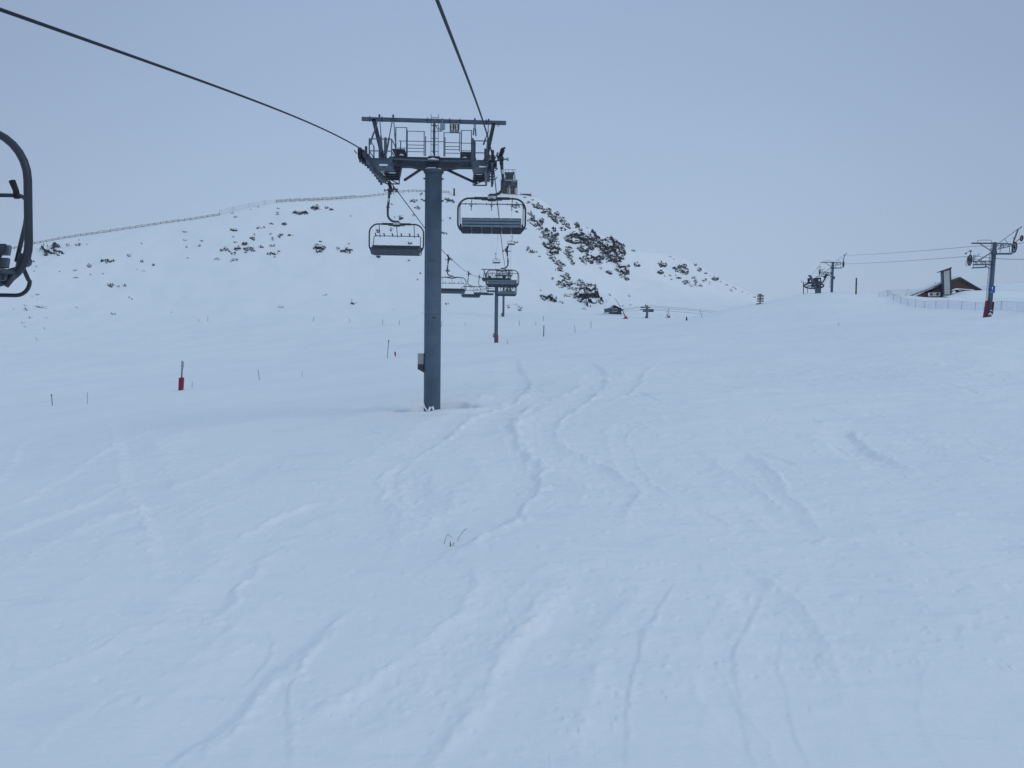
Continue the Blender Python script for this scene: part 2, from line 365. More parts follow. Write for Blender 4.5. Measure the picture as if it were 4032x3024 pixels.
def track(pts, w=.28, depth=.05, berm=.04, side=0, crumbs=8, fade=.15):
    path = smooth_path([hit(u, v) for u, v in pts]); n = len(path); broad = w >= .28; w = w * (1.75 if broad else 1.25)
    D = np.full(SX.shape, 9.0); SG = np.zeros(SX.shape); AL = np.zeros(SX.shape); reach = w * 3.2 + .2
    for c in range(0, n - 1, 6):
        seg = path[c:c + 7]; lo = seg.min(0) - reach; hi = seg.max(0) + reach
        r0 = int(np.searchsorted(SY[:, 400], lo[1])); r1 = int(np.searchsorted(SY[:, 400], hi[1]))
        if r1 <= r0: continue
        ys = max(lo[1], 9.0)
        t0 = min(lo[0] / ys, lo[0] / max(hi[1], 9.5)); t1 = max(hi[0] / ys, hi[0] / max(hi[1], 9.5))
        k0 = int(np.clip((t0 + TD) / (2 * TD) * (NC - 1), 0, NC - 1)); k1 = int(np.clip((t1 + TD) / (2 * TD) * (NC - 1) + 2, 0, NC))
        if k1 <= k0: continue
        X = SX[r0:r1, k0:k1]; Y = SY[r0:r1, k0:k1]; d = D[r0:r1, k0:k1]; g = SG[r0:r1, k0:k1]; al = AL[r0:r1, k0:k1]
        for i in range(len(seg) - 1):
            a, b = seg[i], seg[i + 1]; e = b - a; L2 = e @ e + 1e-9
            tt = np.clip(((X - a[0]) * e[0] + (Y - a[1]) * e[1]) / L2, 0, 1)
            dx = X - a[0] - tt * e[0]; dy = Y - a[1] - tt * e[1]; dd = np.sqrt(dx * dx + dy * dy)
            m = dd < d; d[m] = dd[m]; g[m] = np.sign(e[0] * dy - e[1] * dx)[m]; al[m] = ((c + i + tt) / n)[m]
    m = D < reach
    env = np.clip(AL / fade, 0, 1) * np.clip((1 - AL) / fade, 0, 1); env = env * env * (3 - 2 * env)
    wob = 1 + .25 * vnoise(SX * 1.7, SY * 1.7, 31)
    sd_ = D * SG * (side if side else 1) / (w * wob)              # +1 is the cut wall, the other side feathers out
    wall = np.clip((1.0 - sd_) / ((.34 if broad else .10) / w), 0, 1); wall = wall * wall * (3 - 2 * wall)
    soft = np.clip((sd_ + 1.7) / 1.7, 0, 1); soft = soft * soft * (3 - 2 * soft)
    if not side: soft = np.clip((sd_ + 1.15) / .5, 0, 1)
    pat = np.clip(.7 + .5 * vnoise(SX * .45, SY * .45, 37), .1, 1.1)
    gro = -(1.3 if broad else .5) * depth * wall * soft * pat
    lip = (.75 if broad else .4) * berm * np.exp(-((sd_ - 1.12) / .2) ** 2) * (.4 + pat) * (1 + .9 * vnoise(SX * 6, SY * 6, 33))
    feather = .40 * berm * np.exp(-((sd_ + 1.7) / .5) ** 2) * (1 + vnoise(SX * 4, SY * 4, 34))
    rough = .13 * depth * fbm(SX * 5, SY * 5, 3, 35) * (wall * soft)
    chop = .5 * berm * np.maximum(fbm(SX * 5.5, SY * 5.5, 3, 77) + .1, 0) * np.exp(-((sd_ - 1.7) / .7) ** 2) * np.clip(vnoise(SX * .8, SY * .8, 78) + .5, 0, 1.3)
    if crumbs >= 16: chop = chop + .75 * berm * np.maximum(fbm(SX * 5, SY * 5, 3, 79), -.1) * np.exp(-(sd_ / 1.2) ** 2)
    SZ[m] += ((gro + chop + lip + feather + rough) * env)[m]
    for _ in range(int(n * crumbs / 20)):
        q = path[rng.integers(n)]; crumb_pts.append((q[0] + rng.normal(0, w * 1.8), q[1] + rng.normal(0, w * 1.8), rng.uniform(.03, .10), rng.uniform(.02, .055)))
T = track
T(reg(2, [(1110, 20), (1098, 80), (1130, 140), (1142, 200), (1090, 260), (1000, 310), (850, 370), (720, 420), (640, 480), (540, 560), (440, 620), (330, 690), (255, 780), (225, 870), (240, 960), (235, 1060), (200, 1180), (130, 1290), (30, 1390), (-110, 1480), (-260, 1640)]), .42, .075, .05, 1, 10)
T(reg(2, [(1560, 40), (1640, 110), (1652, 160), (1620, 220), (1540, 290), (1460, 335), (1390, 380), (1310, 440), (1282, 530), (1315, 605), (1400, 655), (1490, 690), (1600, 740), (1720, 800), (1795, 870), (1770, 960), (1700, 1060), (1665, 1150), (1650, 1240)]), .34, .065, .06, 1, 16)
T(reg(2, [(1500, 180), (1400, 235), (1280, 280), (1150, 315), (1050, 370), (995, 440), (1000, 540), (1060, 640), (1120, 700), (1140, 770), (1118, 860), (1055, 960), (950, 1050), (810, 1115), (690, 1180), (500, 1290), (300, 1400)]), .46, .10, .06, 1, 10)
T(reg(2, [(1035, 420), (1088, 500), (1122, 600), (1160, 700), (1150, 780)]), .16, .05, .025, 0, 4)
T(reg(2, [(600, 690), (480, 715), (410, 765), (415, 850), (450, 920), (530, 990), (640, 1045), (770, 1085)]), .36, .12, .07, -1, 22)
T(reg(2, [(500, 620), (680, 655), (900, 682), (1100, 702), (1300, 722), (1480, 702)]), .14, .035, .02, 0, 3)
T(reg(2, [(1150, 775), (1300, 830), (1400, 870), (1560, 865), (1740, 885)]), .2, .06, .05, 1, 20)
T(reg(2, [(2050, 400), (1850, 465), (1800, 540), (1850, 640), (1885, 740), (1935, 810), (2010, 880), (2110, 940)]), .24, .06, .045, 1, 10)
T(reg(2, [(1985, 812), (2150, 832)]), .12, .05, .03, 0, 2, .3)
T(reg(2, [(690, 155), (850, 202), (1030, 238)]), .1, .05, .01, 0, 1, .3)
T(reg(2, [(1890, 225), (1960, 260), (2060, 308)]), .14, .06, .02, 0, 2, .3)
T(reg(2, [(2050, 105), (2130, 135), (2215, 168)]), .2, .06, .03, 0, 3, .3)
T(reg(2, [(1960, 60), (1890, 150), (1840, 220), (1700, 290), (1560, 310)]), .3, .05, .04, 1, 6)
T(reg(2, [(0, 490), (150, 505), (300, 555), (420, 585), (580, 650)]), .25, .05, .05, 0, 18)
T(reg(5, [(1010, 0), (1060, 90), (1070, 190), (1000, 290), (950, 390), (840, 470), (700, 590), (560, 690), (380, 820), (200, 960), (0, 1130)]), .34, .07, .06, -1, 22)
T(reg(5, [(1700, 110), (1620, 230), (1480, 400), (1340, 590), (1230, 800), (1130, 980), (980, 1220), (880, 1350)]), .4, .08, .055, -1, 14)
T(reg(5, [(2120, 90), (1960, 320), (1850, 440), (1830, 540), (1795, 760), (1745, 1060), (1715, 1350)]), .26, .07, .04, 1, 8)
T(reg(5, [(880, 740), (760, 860), (660, 990), (520, 1150), (350, 1360)]), .3, .06, .04, 1, 6)
T(reg(1, [(740, 250), (800, 300), (835, 370), (880, 470), (905, 570), (945, 700), (1030, 820), (1075, 900), (1105, 1000), (1150, 1100), (1163, 1200), (1175, 1320), (1200, 1390), (1280, 1460)]), .32, .085, .05, -1, 12)
T(reg(1, [(0, 890), (160, 820), (330, 740), (480, 650), (620, 580), (760, 480), (980, 360), (1130, 290)]), .5, .06, .05, 1, 6)
T(reg(1, [(0, 1120), (150, 1000), (420, 900), (700, 790), (900, 700), (1090, 780), (1300, 690), (1530, 600), (1700, 470)]), .5, .055, .05, 1, 10)
T(reg(1, [(60, 730), (120, 640), (170, 540), (240, 400), (330, 330), (560, 320)]), .35, .05, .04, 1, 4)
T(reg(1, [(300, 1250), (480, 1080), (640, 980), (900, 880), (1060, 830)]), .5, .05, .05, 0, 10)
T(reg(1, [(1430, 1085), (1600, 1075), (1680, 1030), (1900, 900), (2080, 830)]), .34, .07, .06, 1, 14)
T(reg(1, [(1540, 1026), (1660, 1022), (1960, 995), (2110, 985)]), .14, .045, .02, 0, 2)
T(reg(4, [(1640, -60), (1500, 100), (1400, 220), (1345, 330)]), .3, .08, .05, 1, 10)
T(reg(4, [(1325, 345), (1380, 350), (1455, 378)]), .12, .07, .03, 0, 2, .3)
T(reg(4, [(2212, 230), (2050, 330), (1900, 440), (1700, 620), (1560, 780), (1400, 960), (1250, 1080), (1050, 1230), (900, 1340)]), .42, .085, .05, 1, 8)
T(reg(4, [(1890, 600), (1840, 760), (1800, 900), (1775, 1100), (1772, 1350)]), .2, .07, .03, 1, 4)
T(reg(4, [(1500, 430), (1620, 490), (1672, 550), (1640, 650), (1560, 770)]), .22, .05, .03, 1, 4)
T(reg(4, [(200, 170), (200, 250), (120, 330), (180, 440), (290, 530), (320, 640)]), .3, .06, .05, -1, 14)
T(reg(4, [(0, 1000), (250, 900), (500, 790), (760, 690), (1000, 590)]), .5, .06, .05, 1, 10)
T(reg(6, [(330, 80), (450, 170), (560, 260), (670, 370), (740, 520), (775, 680), (800, 840)]), .3, .085, .05, 1, 18)
T(reg(6, [(440, 160), (400, 290), (330, 440), (262, 560), (242, 740), (270, 930), (320, 1150), (330, 1300)]), .2, .065, .03, 1, 5)
T(reg(6, [(560, 480), (525, 620), (522, 740), (590, 890), (650, 1130), (690, 1300)]), .2, .06, .03, 1, 4)
T(reg(6, [(1480, 600), (1450, 740), (1420, 880), (1430, 1060), (1500, 1270)]), .22, .055, .03, 1, 4)
T(reg(6, [(150, 690), (230, 880), (290, 990), (380, 1090), (480, 1185)]), .16, .05, .03, 1, 4)
T(reg(3, [(940, 740), (990, 815), (1060, 885), (1190, 955), (1290, 1010)]), .3, .08, .05, 1, 16)
for a, b in (((0, 460), (200, 500)), ((160, 495), (420, 525)), ((170, 430), (385, 443)), ((0, 1245), (235, 1332)), ((320, 1352), (455, 1368)), ((100, 328), (180, 340)), ((1000, 190), (1230, 240)), ((1240, 190), (1480, 230)),
             ((420, 520), (640, 560)), ((640, 610), (860, 620)), ((1600, 480), (1830, 560)), ((770, 690), (830, 715)), ((1110, 650), (1210, 675)), ((400, 880), (700, 1000)), ((880, 850), (990, 890)), ((1740, 400), (1940, 440)), ((1780, 800), (1900, 860))):
    mid = ((a[0] + b[0]) / 2 + rng.uniform(-10, 10), (a[1] + b[1]) / 2 + rng.uniform(-6, 6))
    T(reg(3, [a, mid, b]), .15, .06, .03, 1, 5, .35)
T(reg(3, [(300, 900), (420, 1010), (500, 1150), (600, 1250), (740, 1400)]), .3, .06, .045, 1, 12)
T(reg(3, [(0, 880), (100, 990), (220, 1070), (330, 1150), (480, 1290)]), .35, .06, .04, 1, 8)
# wind texture: streaky sastrugi, stronger on the scoured right side, and small lumps
scour = np.clip((SX / SY + .06) / .35, 0, 1)
ca, sa = math.cos(-.22), math.sin(-.22)
A = SX * ca + SY * sa; B = -SX * sa + SY * ca
SZ += fbm(A / 1.6, B / .55, 4, 41) * (.020 + .050 * scour)
SZ += np.maximum(fbm(A / .7, B / .28, 3, 47) - .22, 0) * (.04 + .11 * scour) * np.clip(vnoise(SX / 5, SY / 6, 51) + .25, 0, 1)
SZ += fbm(SX / .30, SY / .30, 3, 61) * .008 + fbm(SX / 2.2, SY / 2.2, 2, 63) * .045 + fbm(SX / 5.5, SY / 6.5, 2, 65) * .10
for _ in range(4200):
    y = 12 + 70 * rng.random() ** 1.6; x = rng.uniform(-.72, .72) * y
    if rng.random() < .55 and x / y < .05: continue
    crumb_pts.append((x, y, rng.uniform(.03, .11), rng.uniform(.012, .045)))
for x, y, r, hh in crumb_pts:
    i = int(np.searchsorted(SY[:, 400], y)); j = int(round((x / max(y, 9) + TD) / (2 * TD) * (NC - 1)))
    if not (4 < i < SX.shape[0] - 5 and 4 < j < NC - 5): continue
    ni = int(max(1, min(6, r * 2.5 / max(SY[i + 1, 400] - SY[i, 400], .01)))); nj = int(max(1, min(6, r * 2.5 / (2 * TD / NC * y))))
    sl = (slice(max(i - ni, 0), i + ni + 1), slice(max(j - nj, 0), j + nj + 1))
    dx = (SX[sl] - x) / r; dy = (SY[sl] - y) / (r * .8)
    SZ[sl] += hh * np.exp(-(dx * dx + dy * dy) * 1.3) * rng.choice([1, 1, -1.1])
# scoops blown out round the tower feet
def scoop(cx, cy, rx_, ry_, dep):
    dx = SX - cx; dy = SY - cy; a = np.arctan2(dy / ry_, dx / rx_)
    d = np.sqrt((dx / rx_) ** 2 + (dy / ry_) ** 2) * (1 + .16 * vnoise(SX * 1.6, SY * 1.6, 71) + .12 * np.sin(3 * a + .6))
    g = np.clip((1.08 - d) / .38, 0, 1); SZ[:] -= dep * g * g * (3 - 2 * g)
    SZ[:] += .13 * dep * np.exp(-((d - 1.25) / .28) ** 2) * (.55 - .45 * np.sin(a)) * (1 + .35 * np.tanh(dx))
scoop(-3.45, 35.05, 1.9, .82, .62)
SZ += .30 * np.exp(-((SX + 3.2) / 2.8) ** 2 - ((SY - 36.9) / .75) ** 2) * (1 + .3 * vnoise(SX, SY, 73))
fadeb = np.clip((SY - 9) / 3, 0, 1) * np.clip((150 - SY) / 30, 0, 1) * np.interp(SY, [12, 16, 24, 34], [.72, .8, .95, 1.15])
GZ[i_lo:i_hi, c_lo:c_hi] += SZ * fadeb
nC = len(tcols)
co = np.stack([GX, GY, GZ], -1).reshape(-1, 3).astype(np.float32)
idx = np.arange(NR * nC).reshape(NR, nC)
quads = np.stack([idx[:-1, :-1], idx[:-1, 1:], idx[1:, 1:], idx[1:, :-1]], -1).reshape(-1, 4)
me = bpy.data.meshes.new('snow_ground')
me.vertices.add(len(co)); me.vertices.foreach_set('co', co.ravel())
me.loops.add(quads.size); me.loops.foreach_set('vertex_index', quads.ravel().astype(np.int32))
me.polygons.add(len(quads)); me.polygons.foreach_set('loop_start', np.arange(0, quads.size, 4, dtype=np.int32))
me.polygons.foreach_set('use_smooth', np.ones(len(quads), dtype=bool))
me.update(calc_edges=True); me.materials.append(M['snow'])
ground = bpy.data.objects.new('snow_ground', me); COL.objects.link(ground); tag(ground, kind='structure')
GZ[:] = BASEZ
# ------------------------------------------------------------------ rocks breaking through the snow of the hill
REG = {'a': (0, 720, .45207), 'b': (800, 720, .45207), 'c': (1900, 640, .39781), 'd': (2560, 960, .20796)}
big_labels = {}
def outcrop(rk, cx, cy, w, h, label=None, group=None, tall=1.0, dens=.5):
    ox, oy, s = REG[rk]; cu, cv = ox + cx * s, oy + cy * s; gw = 1.12 if w * h > 2400 and rk in 'cd' else .94; W, H = max(w * s * gw, 4.5), max(h * s * gw, 3.5)
    nx = int(np.clip(W / 1.1, 7, 64)); ny = int(np.clip(H / .9, 7, 60))
    c = hit(cu, cv); px = c.y / F                                        # metres per pixel there
    us = np.linspace(cu - W * .62, cu + W * .62, nx); vs = np.linspace(cv - H * .62, cv + H * .62, ny)
    pts = np.zeros((ny, nx, 3))
    for i in range(nx):
        col = [hit(us[i], v) for v in vs]
        for j in range(ny): pts[j, i] = col[j]
    pts[:, :, 1] = np.minimum(pts[:, :, 1], c.y + 60)
    ea = ((np.arange(nx) / (nx - 1) - .5) * 2)[None, :] + np.zeros((ny, 1)); eb = ((np.arange(ny) / (ny - 1) - .5) * 2)[:, None] + np.zeros((1, nx)); er = np.sqrt(ea ** 2 + eb ** 2)
    th = .5 if rk in 'cd' else .12
    e = np.maximum(np.sqrt(((ea * math.cos(th) + eb * math.sin(th)) / 1.1) ** 2 + ((eb * math.cos(th) - ea * math.sin(th)) / .82) ** 2), (er - .75) * 3.2)
    a = (us[None, :] + 0 * vs[:, None]) * px; b = (vs[:, None] + 0 * us[None, :]) * px
    sd = int(cx * 7 + cy * 13) % 9973; r2 = np.random.default_rng(sd)
    Wm, Hm = W * px, H * px
    cell = np.clip(min(Wm, Hm * 1.6) / (2.0 if W < 24 else (2.7 if label in big.values() else 3.7)), .45, 3.8)
    ncell = int(np.clip(Wm * Hm * 2.6 / cell ** 2, 4, 160))
    sx = (cu + (r2.random(ncell) - .5) * W * 1.25) * px; sy = (cv + (r2.random(ncell) - .5) * H * 1.35) * px
    cliff = label is not None and rk in 'cd'
    aw = a + .45 * cell * fbm(a / cell * 1.3, b / cell * 1.3, 3, sd); bw = b + .4 * cell * fbm(a / cell * 1.3 + 9, b / cell * 1.3, 3, sd + 5)
    sk = .35 if rk in 'cd' else .1                                          # strata dip to the right on the flank
    ar, br = aw + sk * bw, bw - sk * aw
    d2 = (ar[..., None] - (sx + sk * sy)) ** 2 * .8 + ((br[..., None] - (sy - sk * sx)) * (1.5 if rk in 'cd' else 2.0)) ** 2
    k = np.argmin(d2, -1)
    n2 = int(min(ncell * 4, 420)); fx = (cu + (r2.random(n2) - .5) * W * 1.25) * px; fy = (cv + (r2.random(n2) - .5) * H * 1.35) * px
    k2 = np.argmin((aw[..., None] - fx) ** 2 + ((bw[..., None] - fy) * 1.3) ** 2, -1)
    h1 = r2.uniform(-1, 1, ncell); h2 = r2.uniform(-1, 1, n2)
    tx = r2.normal(0, .16, ncell); ty = r2.normal(-.05, .34, ncell)
    H0 = cell * .72 * tall
    ew = e + .62 * fbm((a + .4 * b) / cell / 1.3, (b - .3 * a) / cell / .8, 3, sd + 8)
    rt = np.clip((ew - (.55 if cliff else .38)) / (.5 if cliff else .68), 0, 1.6); rt = np.where(rt < 1, rt * rt * (3 - 2 * rt), 1 + 3 * (rt - 1))
    val = .66 * h1[k] + .34 * h2[k2] + (dens - .5) * 2.6 + (.42 if cliff else .22) - 1.45 * rt
    z = H0 * np.clip(val, -.75, .95) + np.clip(tx[k] * (a - sx[k]) + ty[k] * (b - sy[k]), -.5 * cell, .5 * cell) * np.clip(1.15 - rt, 0, 1) + .10 * cell * fbm(a / cell * 4, b / cell * 4, 2, sd + 3)
    per = cell * (.95 if cliff else .8); stp = br / per + .8 * fbm(ar / cell / 1.6, br / cell / 1.6, 3, sd + 21); stp = stp - np.floor(stp)
    z += per * (.55 if cliff else .34) * (stp - .5) * np.clip(1.1 - rt, 0, 1)
    z = np.where(e > 1.2, -.8 * H0 - .3, z)
    base = np.array(c)
    # blocks stand up out of the slope and lean a little out of it
    V = pts - base; V[..., 2] += z * .85; V[..., 1] -= z * .5
    idx = np.arange(nx * ny).reshape(ny, nx)
    q = np.stack([idx[1:, :-1], idx[1:, 1:], idx[:-1, 1:], idx[:-1, :-1]], -1).reshape(-1, 4)
    me = bpy.data.meshes.new('rock_outcrop'); me.from_pydata(V.reshape(-1, 3).tolist(), [], q.tolist()); me.materials.append(M['rock']); me.update()
    o = bpy.data.objects.new('rock_outcrop', me); COL.objects.link(o); o.location = c
    tag(o, label, 'rock', group); return o
LA = 'small dark rock poking through the snow of the left slope below the wooden fence'
LB = 'dark rock poking through the snow of the middle slope behind the numbered tower'
LC = 'dark snow-dusted rock on the steep rocky flank right of the hilltop'
LD = 'dark rock on the lower rocky ridge running down to the brown direction signs'
GA, GB, GC, GD = 'rocks scattered on the left slope', 'rocks scattered on the middle slope', 'rocks on the steep right flank', 'rocks on the far right ridge'
big = {
 ('a', 430, 590): 'long craggy outcrop under the far left end of the wooden fence, beside the nearest chair',
 ('a', 970, 895): 'squarish lone boulder low in the middle of the left slope',
 ('a', 920, 685): 'broken row of dark rocks halfway up the left slope, below the middle of the fence',
 ('a', 775, 725): 'triangular dark rock on the left slope, left of the broken row',
 ('a', 362, 1080): 'flat dark boulder at the foot of the left slope near the nearest chair',
 ('a', 990, 1140): 'low slanting rock alone at the foot of the left slope',
 ('a', 668, 1086): 'small pointed rock alone near the foot of the left slope',
 ('b', 1250, 592): 'big square cracked boulder left of the down-going chair beside the tower',
 ('b', 980, 220): 'tall split boulder just under the right-hand wooden fence',
 ('b', 830, 262): 'low row of dark rocks under the wooden fence, left of the split boulder',
 ('b', 1850, 220): 'flat dark boulder just left of the tower pole under the fence',
 ('b', 1005, 565): 'loose heap of snowy rocks left of the big square boulder',
 ('b', 1520, 640): 'dark boulder showing just under the seat of the down-going chair beside the tower',
 ('c', 980, 760): 'upper black cliff band on the right flank of the hill',
 ('c', 1280, 880): 'largest dark cliff at the right edge of the hill, streaked with snow',
 ('c', 1080, 950): 'slanting dark slab below the upper cliff band',
 ('c', 1390, 1060): 'dark tail of the cliff running down to the right edge of the hill',
 ('c', 1060, 1330): 'large dark crag low on the flank, above the small hut',
 ('c', 650, 1350): 'rounded dark crag low on the flank, left of the large crag',
 ('c', 680, 705): 'dark overhanging rock high on the flank with a snow shelf below',
 ('c', 690, 840): 'broken rock patch under the overhanging rock',
 ('d', 620, 490): 'round knobbly crag in the middle of the far right ridge',
 ('d', 1230, 665): 'dark rock on the skyline of the far right ridge, halfway down to the signs',
 ('d', 850, 390): 'dark rock on the skyline at the top of the far right ridge',
 ('d', 230, 410): 'lone dark rock at the left of the far right ridge',
}
spec = {'a': [(430,590,260,120),(590,540,60,45),(680,540,60,36),(775,725,45,35),(920,685,130,56),(1120,635,60,36),(1240,680,35,32),(1345,715,40,34),(1195,752,20,14),(1243,767,34,12),(970,895,66,56),(1030,903,26,18),(1085,893,32,40),(1610,500,34,14),(1757,505,26,24),(1735,545,24,22),(1628,560,20,22),(1605,427,50,12),(1635,655,22,10),(2035,412,55,24),(362,1080,80,28),(668,1086,22,18),(990,1140,50,20),(270,1173,36,26),(225,1100,40,28),(222,1068,18,22),(160,1170,26,14),(205,1215,30,18),(215,1253,20,12),(403,1175,20,14),(320,725,24,14),(288,683,26,16),(303,768,20,10),(655,762,44,14),(655,826,50,12),(790,797,18,12),(895,792,18,10),(320,972,42,14),(282,985,14,16),(1230,528,20,10),(760,538,18,14),(122,1100,20,12),(1150,1010,24,12),(1125,997,16,8),(1493,1127,12,8),(518,773,12,8),(405,1092,16,14),(690,495,12,16)],
 'b': [(285,295,46,24),(250,265,24,14),(420,232,20,14),(477,208,20,14),(655,222,24,12),(648,268,36,30),(830,262,150,44),(980,220,84,62),(1072,215,36,22),(1115,232,42,36),(590,355,52,16),(707,362,44,24),(508,392,85,30),(265,410,50,22),(585,445,20,14),(668,460,52,50),(600,490,32,42),(760,460,52,26),(432,485,50,34),(450,450,14,26),(265,470,40,12),(282,518,40,16),(190,580,105,50),(300,570,54,50),(365,540,54,30),(400,580,90,40),(440,590,34,26),(497,558,52,22),(265,620,60,40),(265,672,66,56),(130,663,72,26),(375,605,40,14),(600,548,60,26),(600,618,90,46),(665,595,30,24),(628,645,24,12),(1005,565,112,60),(1025,512,36,16),(1010,597,50,32),(1175,568,30,38),(1250,592,96,90),(1270,530,20,10),(1850,220,88,36),(1905,100,30,24),(1835,155,64,34),(1905,148,24,18),(1645,187,24,14),(1525,418,46,40),(1638,405,22,44),(1720,305,52,44),(1665,300,16,16),(1830,282,26,18),(1803,527,36,30),(1520,640,56,42),(1790,675,30,14),(1897,787,22,16),(1870,843,22,14),(1063,980,32,14),(675,1085,46,22),(1310,1050,42,28),(1655,1102,28,16),(2120,1055,42,24),(2150,155,92,50),(2100,440,62,42),(2150,312,42,30),(2090,325,26,12),(1283,290,14,10),(1295,1020,14,8),(1910,1135,12,8),(2125,765,50,24),(2128,628,14,12)],
 'c': [(330,430,64,50),(340,490,38,22),(470,500,60,44),(520,590,130,100),(540,430,84,50),(490,370,40,14),(440,400,26,20),(640,470,92,66),(670,522,60,50),(590,497,44,30),(740,572,110,76),(730,510,54,44),(800,575,60,56),(840,625,42,40),(940,620,54,40),(960,655,64,56),(790,650,70,50),(680,705,116,74),(715,765,90,44),(600,742,76,28),(690,840,140,100),(860,885,84,116),(680,925,64,74),(720,975,72,56),(780,1015,70,56),(890,990,42,56),(1010,985,52,70),(980,760,230,130),(1010,850,170,80),(1080,950,180,80),(1150,985,56,56),(1150,800,130,130),(1200,900,100,130),(1280,880,230,190),(1390,1060,120,120),(1300,800,84,44),(1220,772,74,30),(960,705,120,44),(830,1135,64,56),(760,1060,66,40),(830,1190,120,76),(885,1250,100,28),(770,1222,84,40),(950,1180,64,50),(1000,1230,120,76),(1085,1230,90,80),(1060,1330,220,170),(970,1350,110,76),(840,1310,90,36),(650,1350,130,74),(600,1330,54,40),(1010,1447,52,24),(780,1385,42,30),(370,1450,42,60),(255,1420,30,36),(320,1405,42,14),(690,1145,30,32),(485,880,80,34),(450,850,30,20),(330,790,42,18),(1260,1312,26,26),(1450,1315,22,32),(1530,1010,64,54),(1490,870,40,28),(1785,1015,84,50),(1760,1085,60,40),(1255,1090,54,40),(1360,1130,22,20),(1420,1150,60,36),(1170,1045,24,24),(575,1265,20,16),(560,930,30,10),(1390,1420,16,14),(1455,1410,30,18),(1240,1370,30,16),(420,345,30,10),(500,335,20,10),(1040,590,20,16),(560,660,60,20),(430,657,26,12)],
 'd': [(290,370,64,34),(230,410,94,84),(620,490,160,150),(470,480,84,56),(520,530,104,60),(670,560,104,66),(850,390,74,84),(930,490,84,90),(1050,560,66,34),(1230,665,104,70),(820,640,114,50),(850,710,76,90),(690,740,140,84),(760,790,104,44),(860,790,64,50),(960,797,74,56),(1045,697,84,50),(1120,740,34,64),(1530,880,94,56),(1620,850,44,26),(1740,912,28,18),(1850,945,24,16),(1970,1005,54,34),(190,560,100,60),(385,600,64,26),(490,590,34,32),(380,250,44,34),(435,285,54,24),(600,1030,26,34),(1450,780,64,18),(1580,820,50,14),(540,650,100,40),(1135,605,24,10),(1330,715,40,14),(400,675,40,14),(275,615,30,22)]}
r9 = np.random.default_rng(91)
for (x0, y0, x1, y1, wd, n) in ((400, 350, 860, 640, 60, 26), (440, 470, 640, 700, 60, 12), (600, 640, 740, 960, 80, 14), (700, 960, 860, 1130, 50, 10), (760, 1120, 1130, 1300, 60, 12)):
    for k in range(n):
        t = r9.random(); q = r9.normal(0, wd * .5); sz = r9.uniform(12, 32)
        x = x0 + (x1 - x0) * t + q * .7; y = y0 + (y1 - y0) * t + q * .6
        if y < 360 + max(0, x - 430) * .62: y = 360 + max(0, x - 430) * .62 + r9.uniform(4, 40)
        spec['c'].append((round(x, 1), round(y, 1), round(sz * 1.3, 1), round(sz, 1)))
low = []
for rk, lst in spec.items():
    lab, grp = {'a': (LA, GA), 'b': (LB, GB), 'c': (LC, GC), 'd': (LD, GD)}[rk]
    for (cx, cy, w, h) in lst:
        l = big.get((rk, cx, cy))
        outcrop(rk, cx, cy, w, h, l or lab, None if l else grp, tall=.78 if (rk in 'cd' and (l or w * h > 3000)) else .95, dens=.64 if l and rk in 'cd' else ((.45 if rk in 'cd' else .58) if w * h > 2400 else (.61 if w * h > 1100 else .70)))

# ------------------------------------------------------------------ rope line
LX, RXX, TX = -6.37, -0.98, -3.585                     # down-going rope, up-going rope, tower axis
zr = pchip([-60, 0, 32, 33.5, 35.2, 37, 38.7, 42, 44.7, 58, 69.5, 80.5, 100, 117, 154, 157, 160, 197, 230, 262, 268, 272, 277, 300, 330, 352, 372],
           [-7.9, 2.45, 7.93, 8.09, 8.17, 8.2, 8.21, 8.21, 8.2, 8.17, 8.24, 8.6, 9.4, 10.35, 13.05, 13.3, 13.5, 15.7, 18.7, 22.7, 23.7, 24.6, 26.3, 38.5, 54, 65, 74.5])
ys = [-60 + i * .8 for i in range(0, 540)]
ys = [y for y in ys if y < 373]
for x, lab in ((RXX, 'taut dark rope descending from the top edge to the right wheels of the numbered tower'), (LX, 'taut dark rope from the left edge to the left wheels of the numbered tower')):
    o = MB().tube([(x - (max(0, 32 - y) * .005 if x < -3 else 0), y, zr(y) - (.20 * max(0, 32 - y) / 32 if x < -3 else 0)) for y in ys], .026, 8).build('haul_rope', M['rope'], None)
    tag(o, lab, 'cable', 'ropes of the six-seat chairlift')

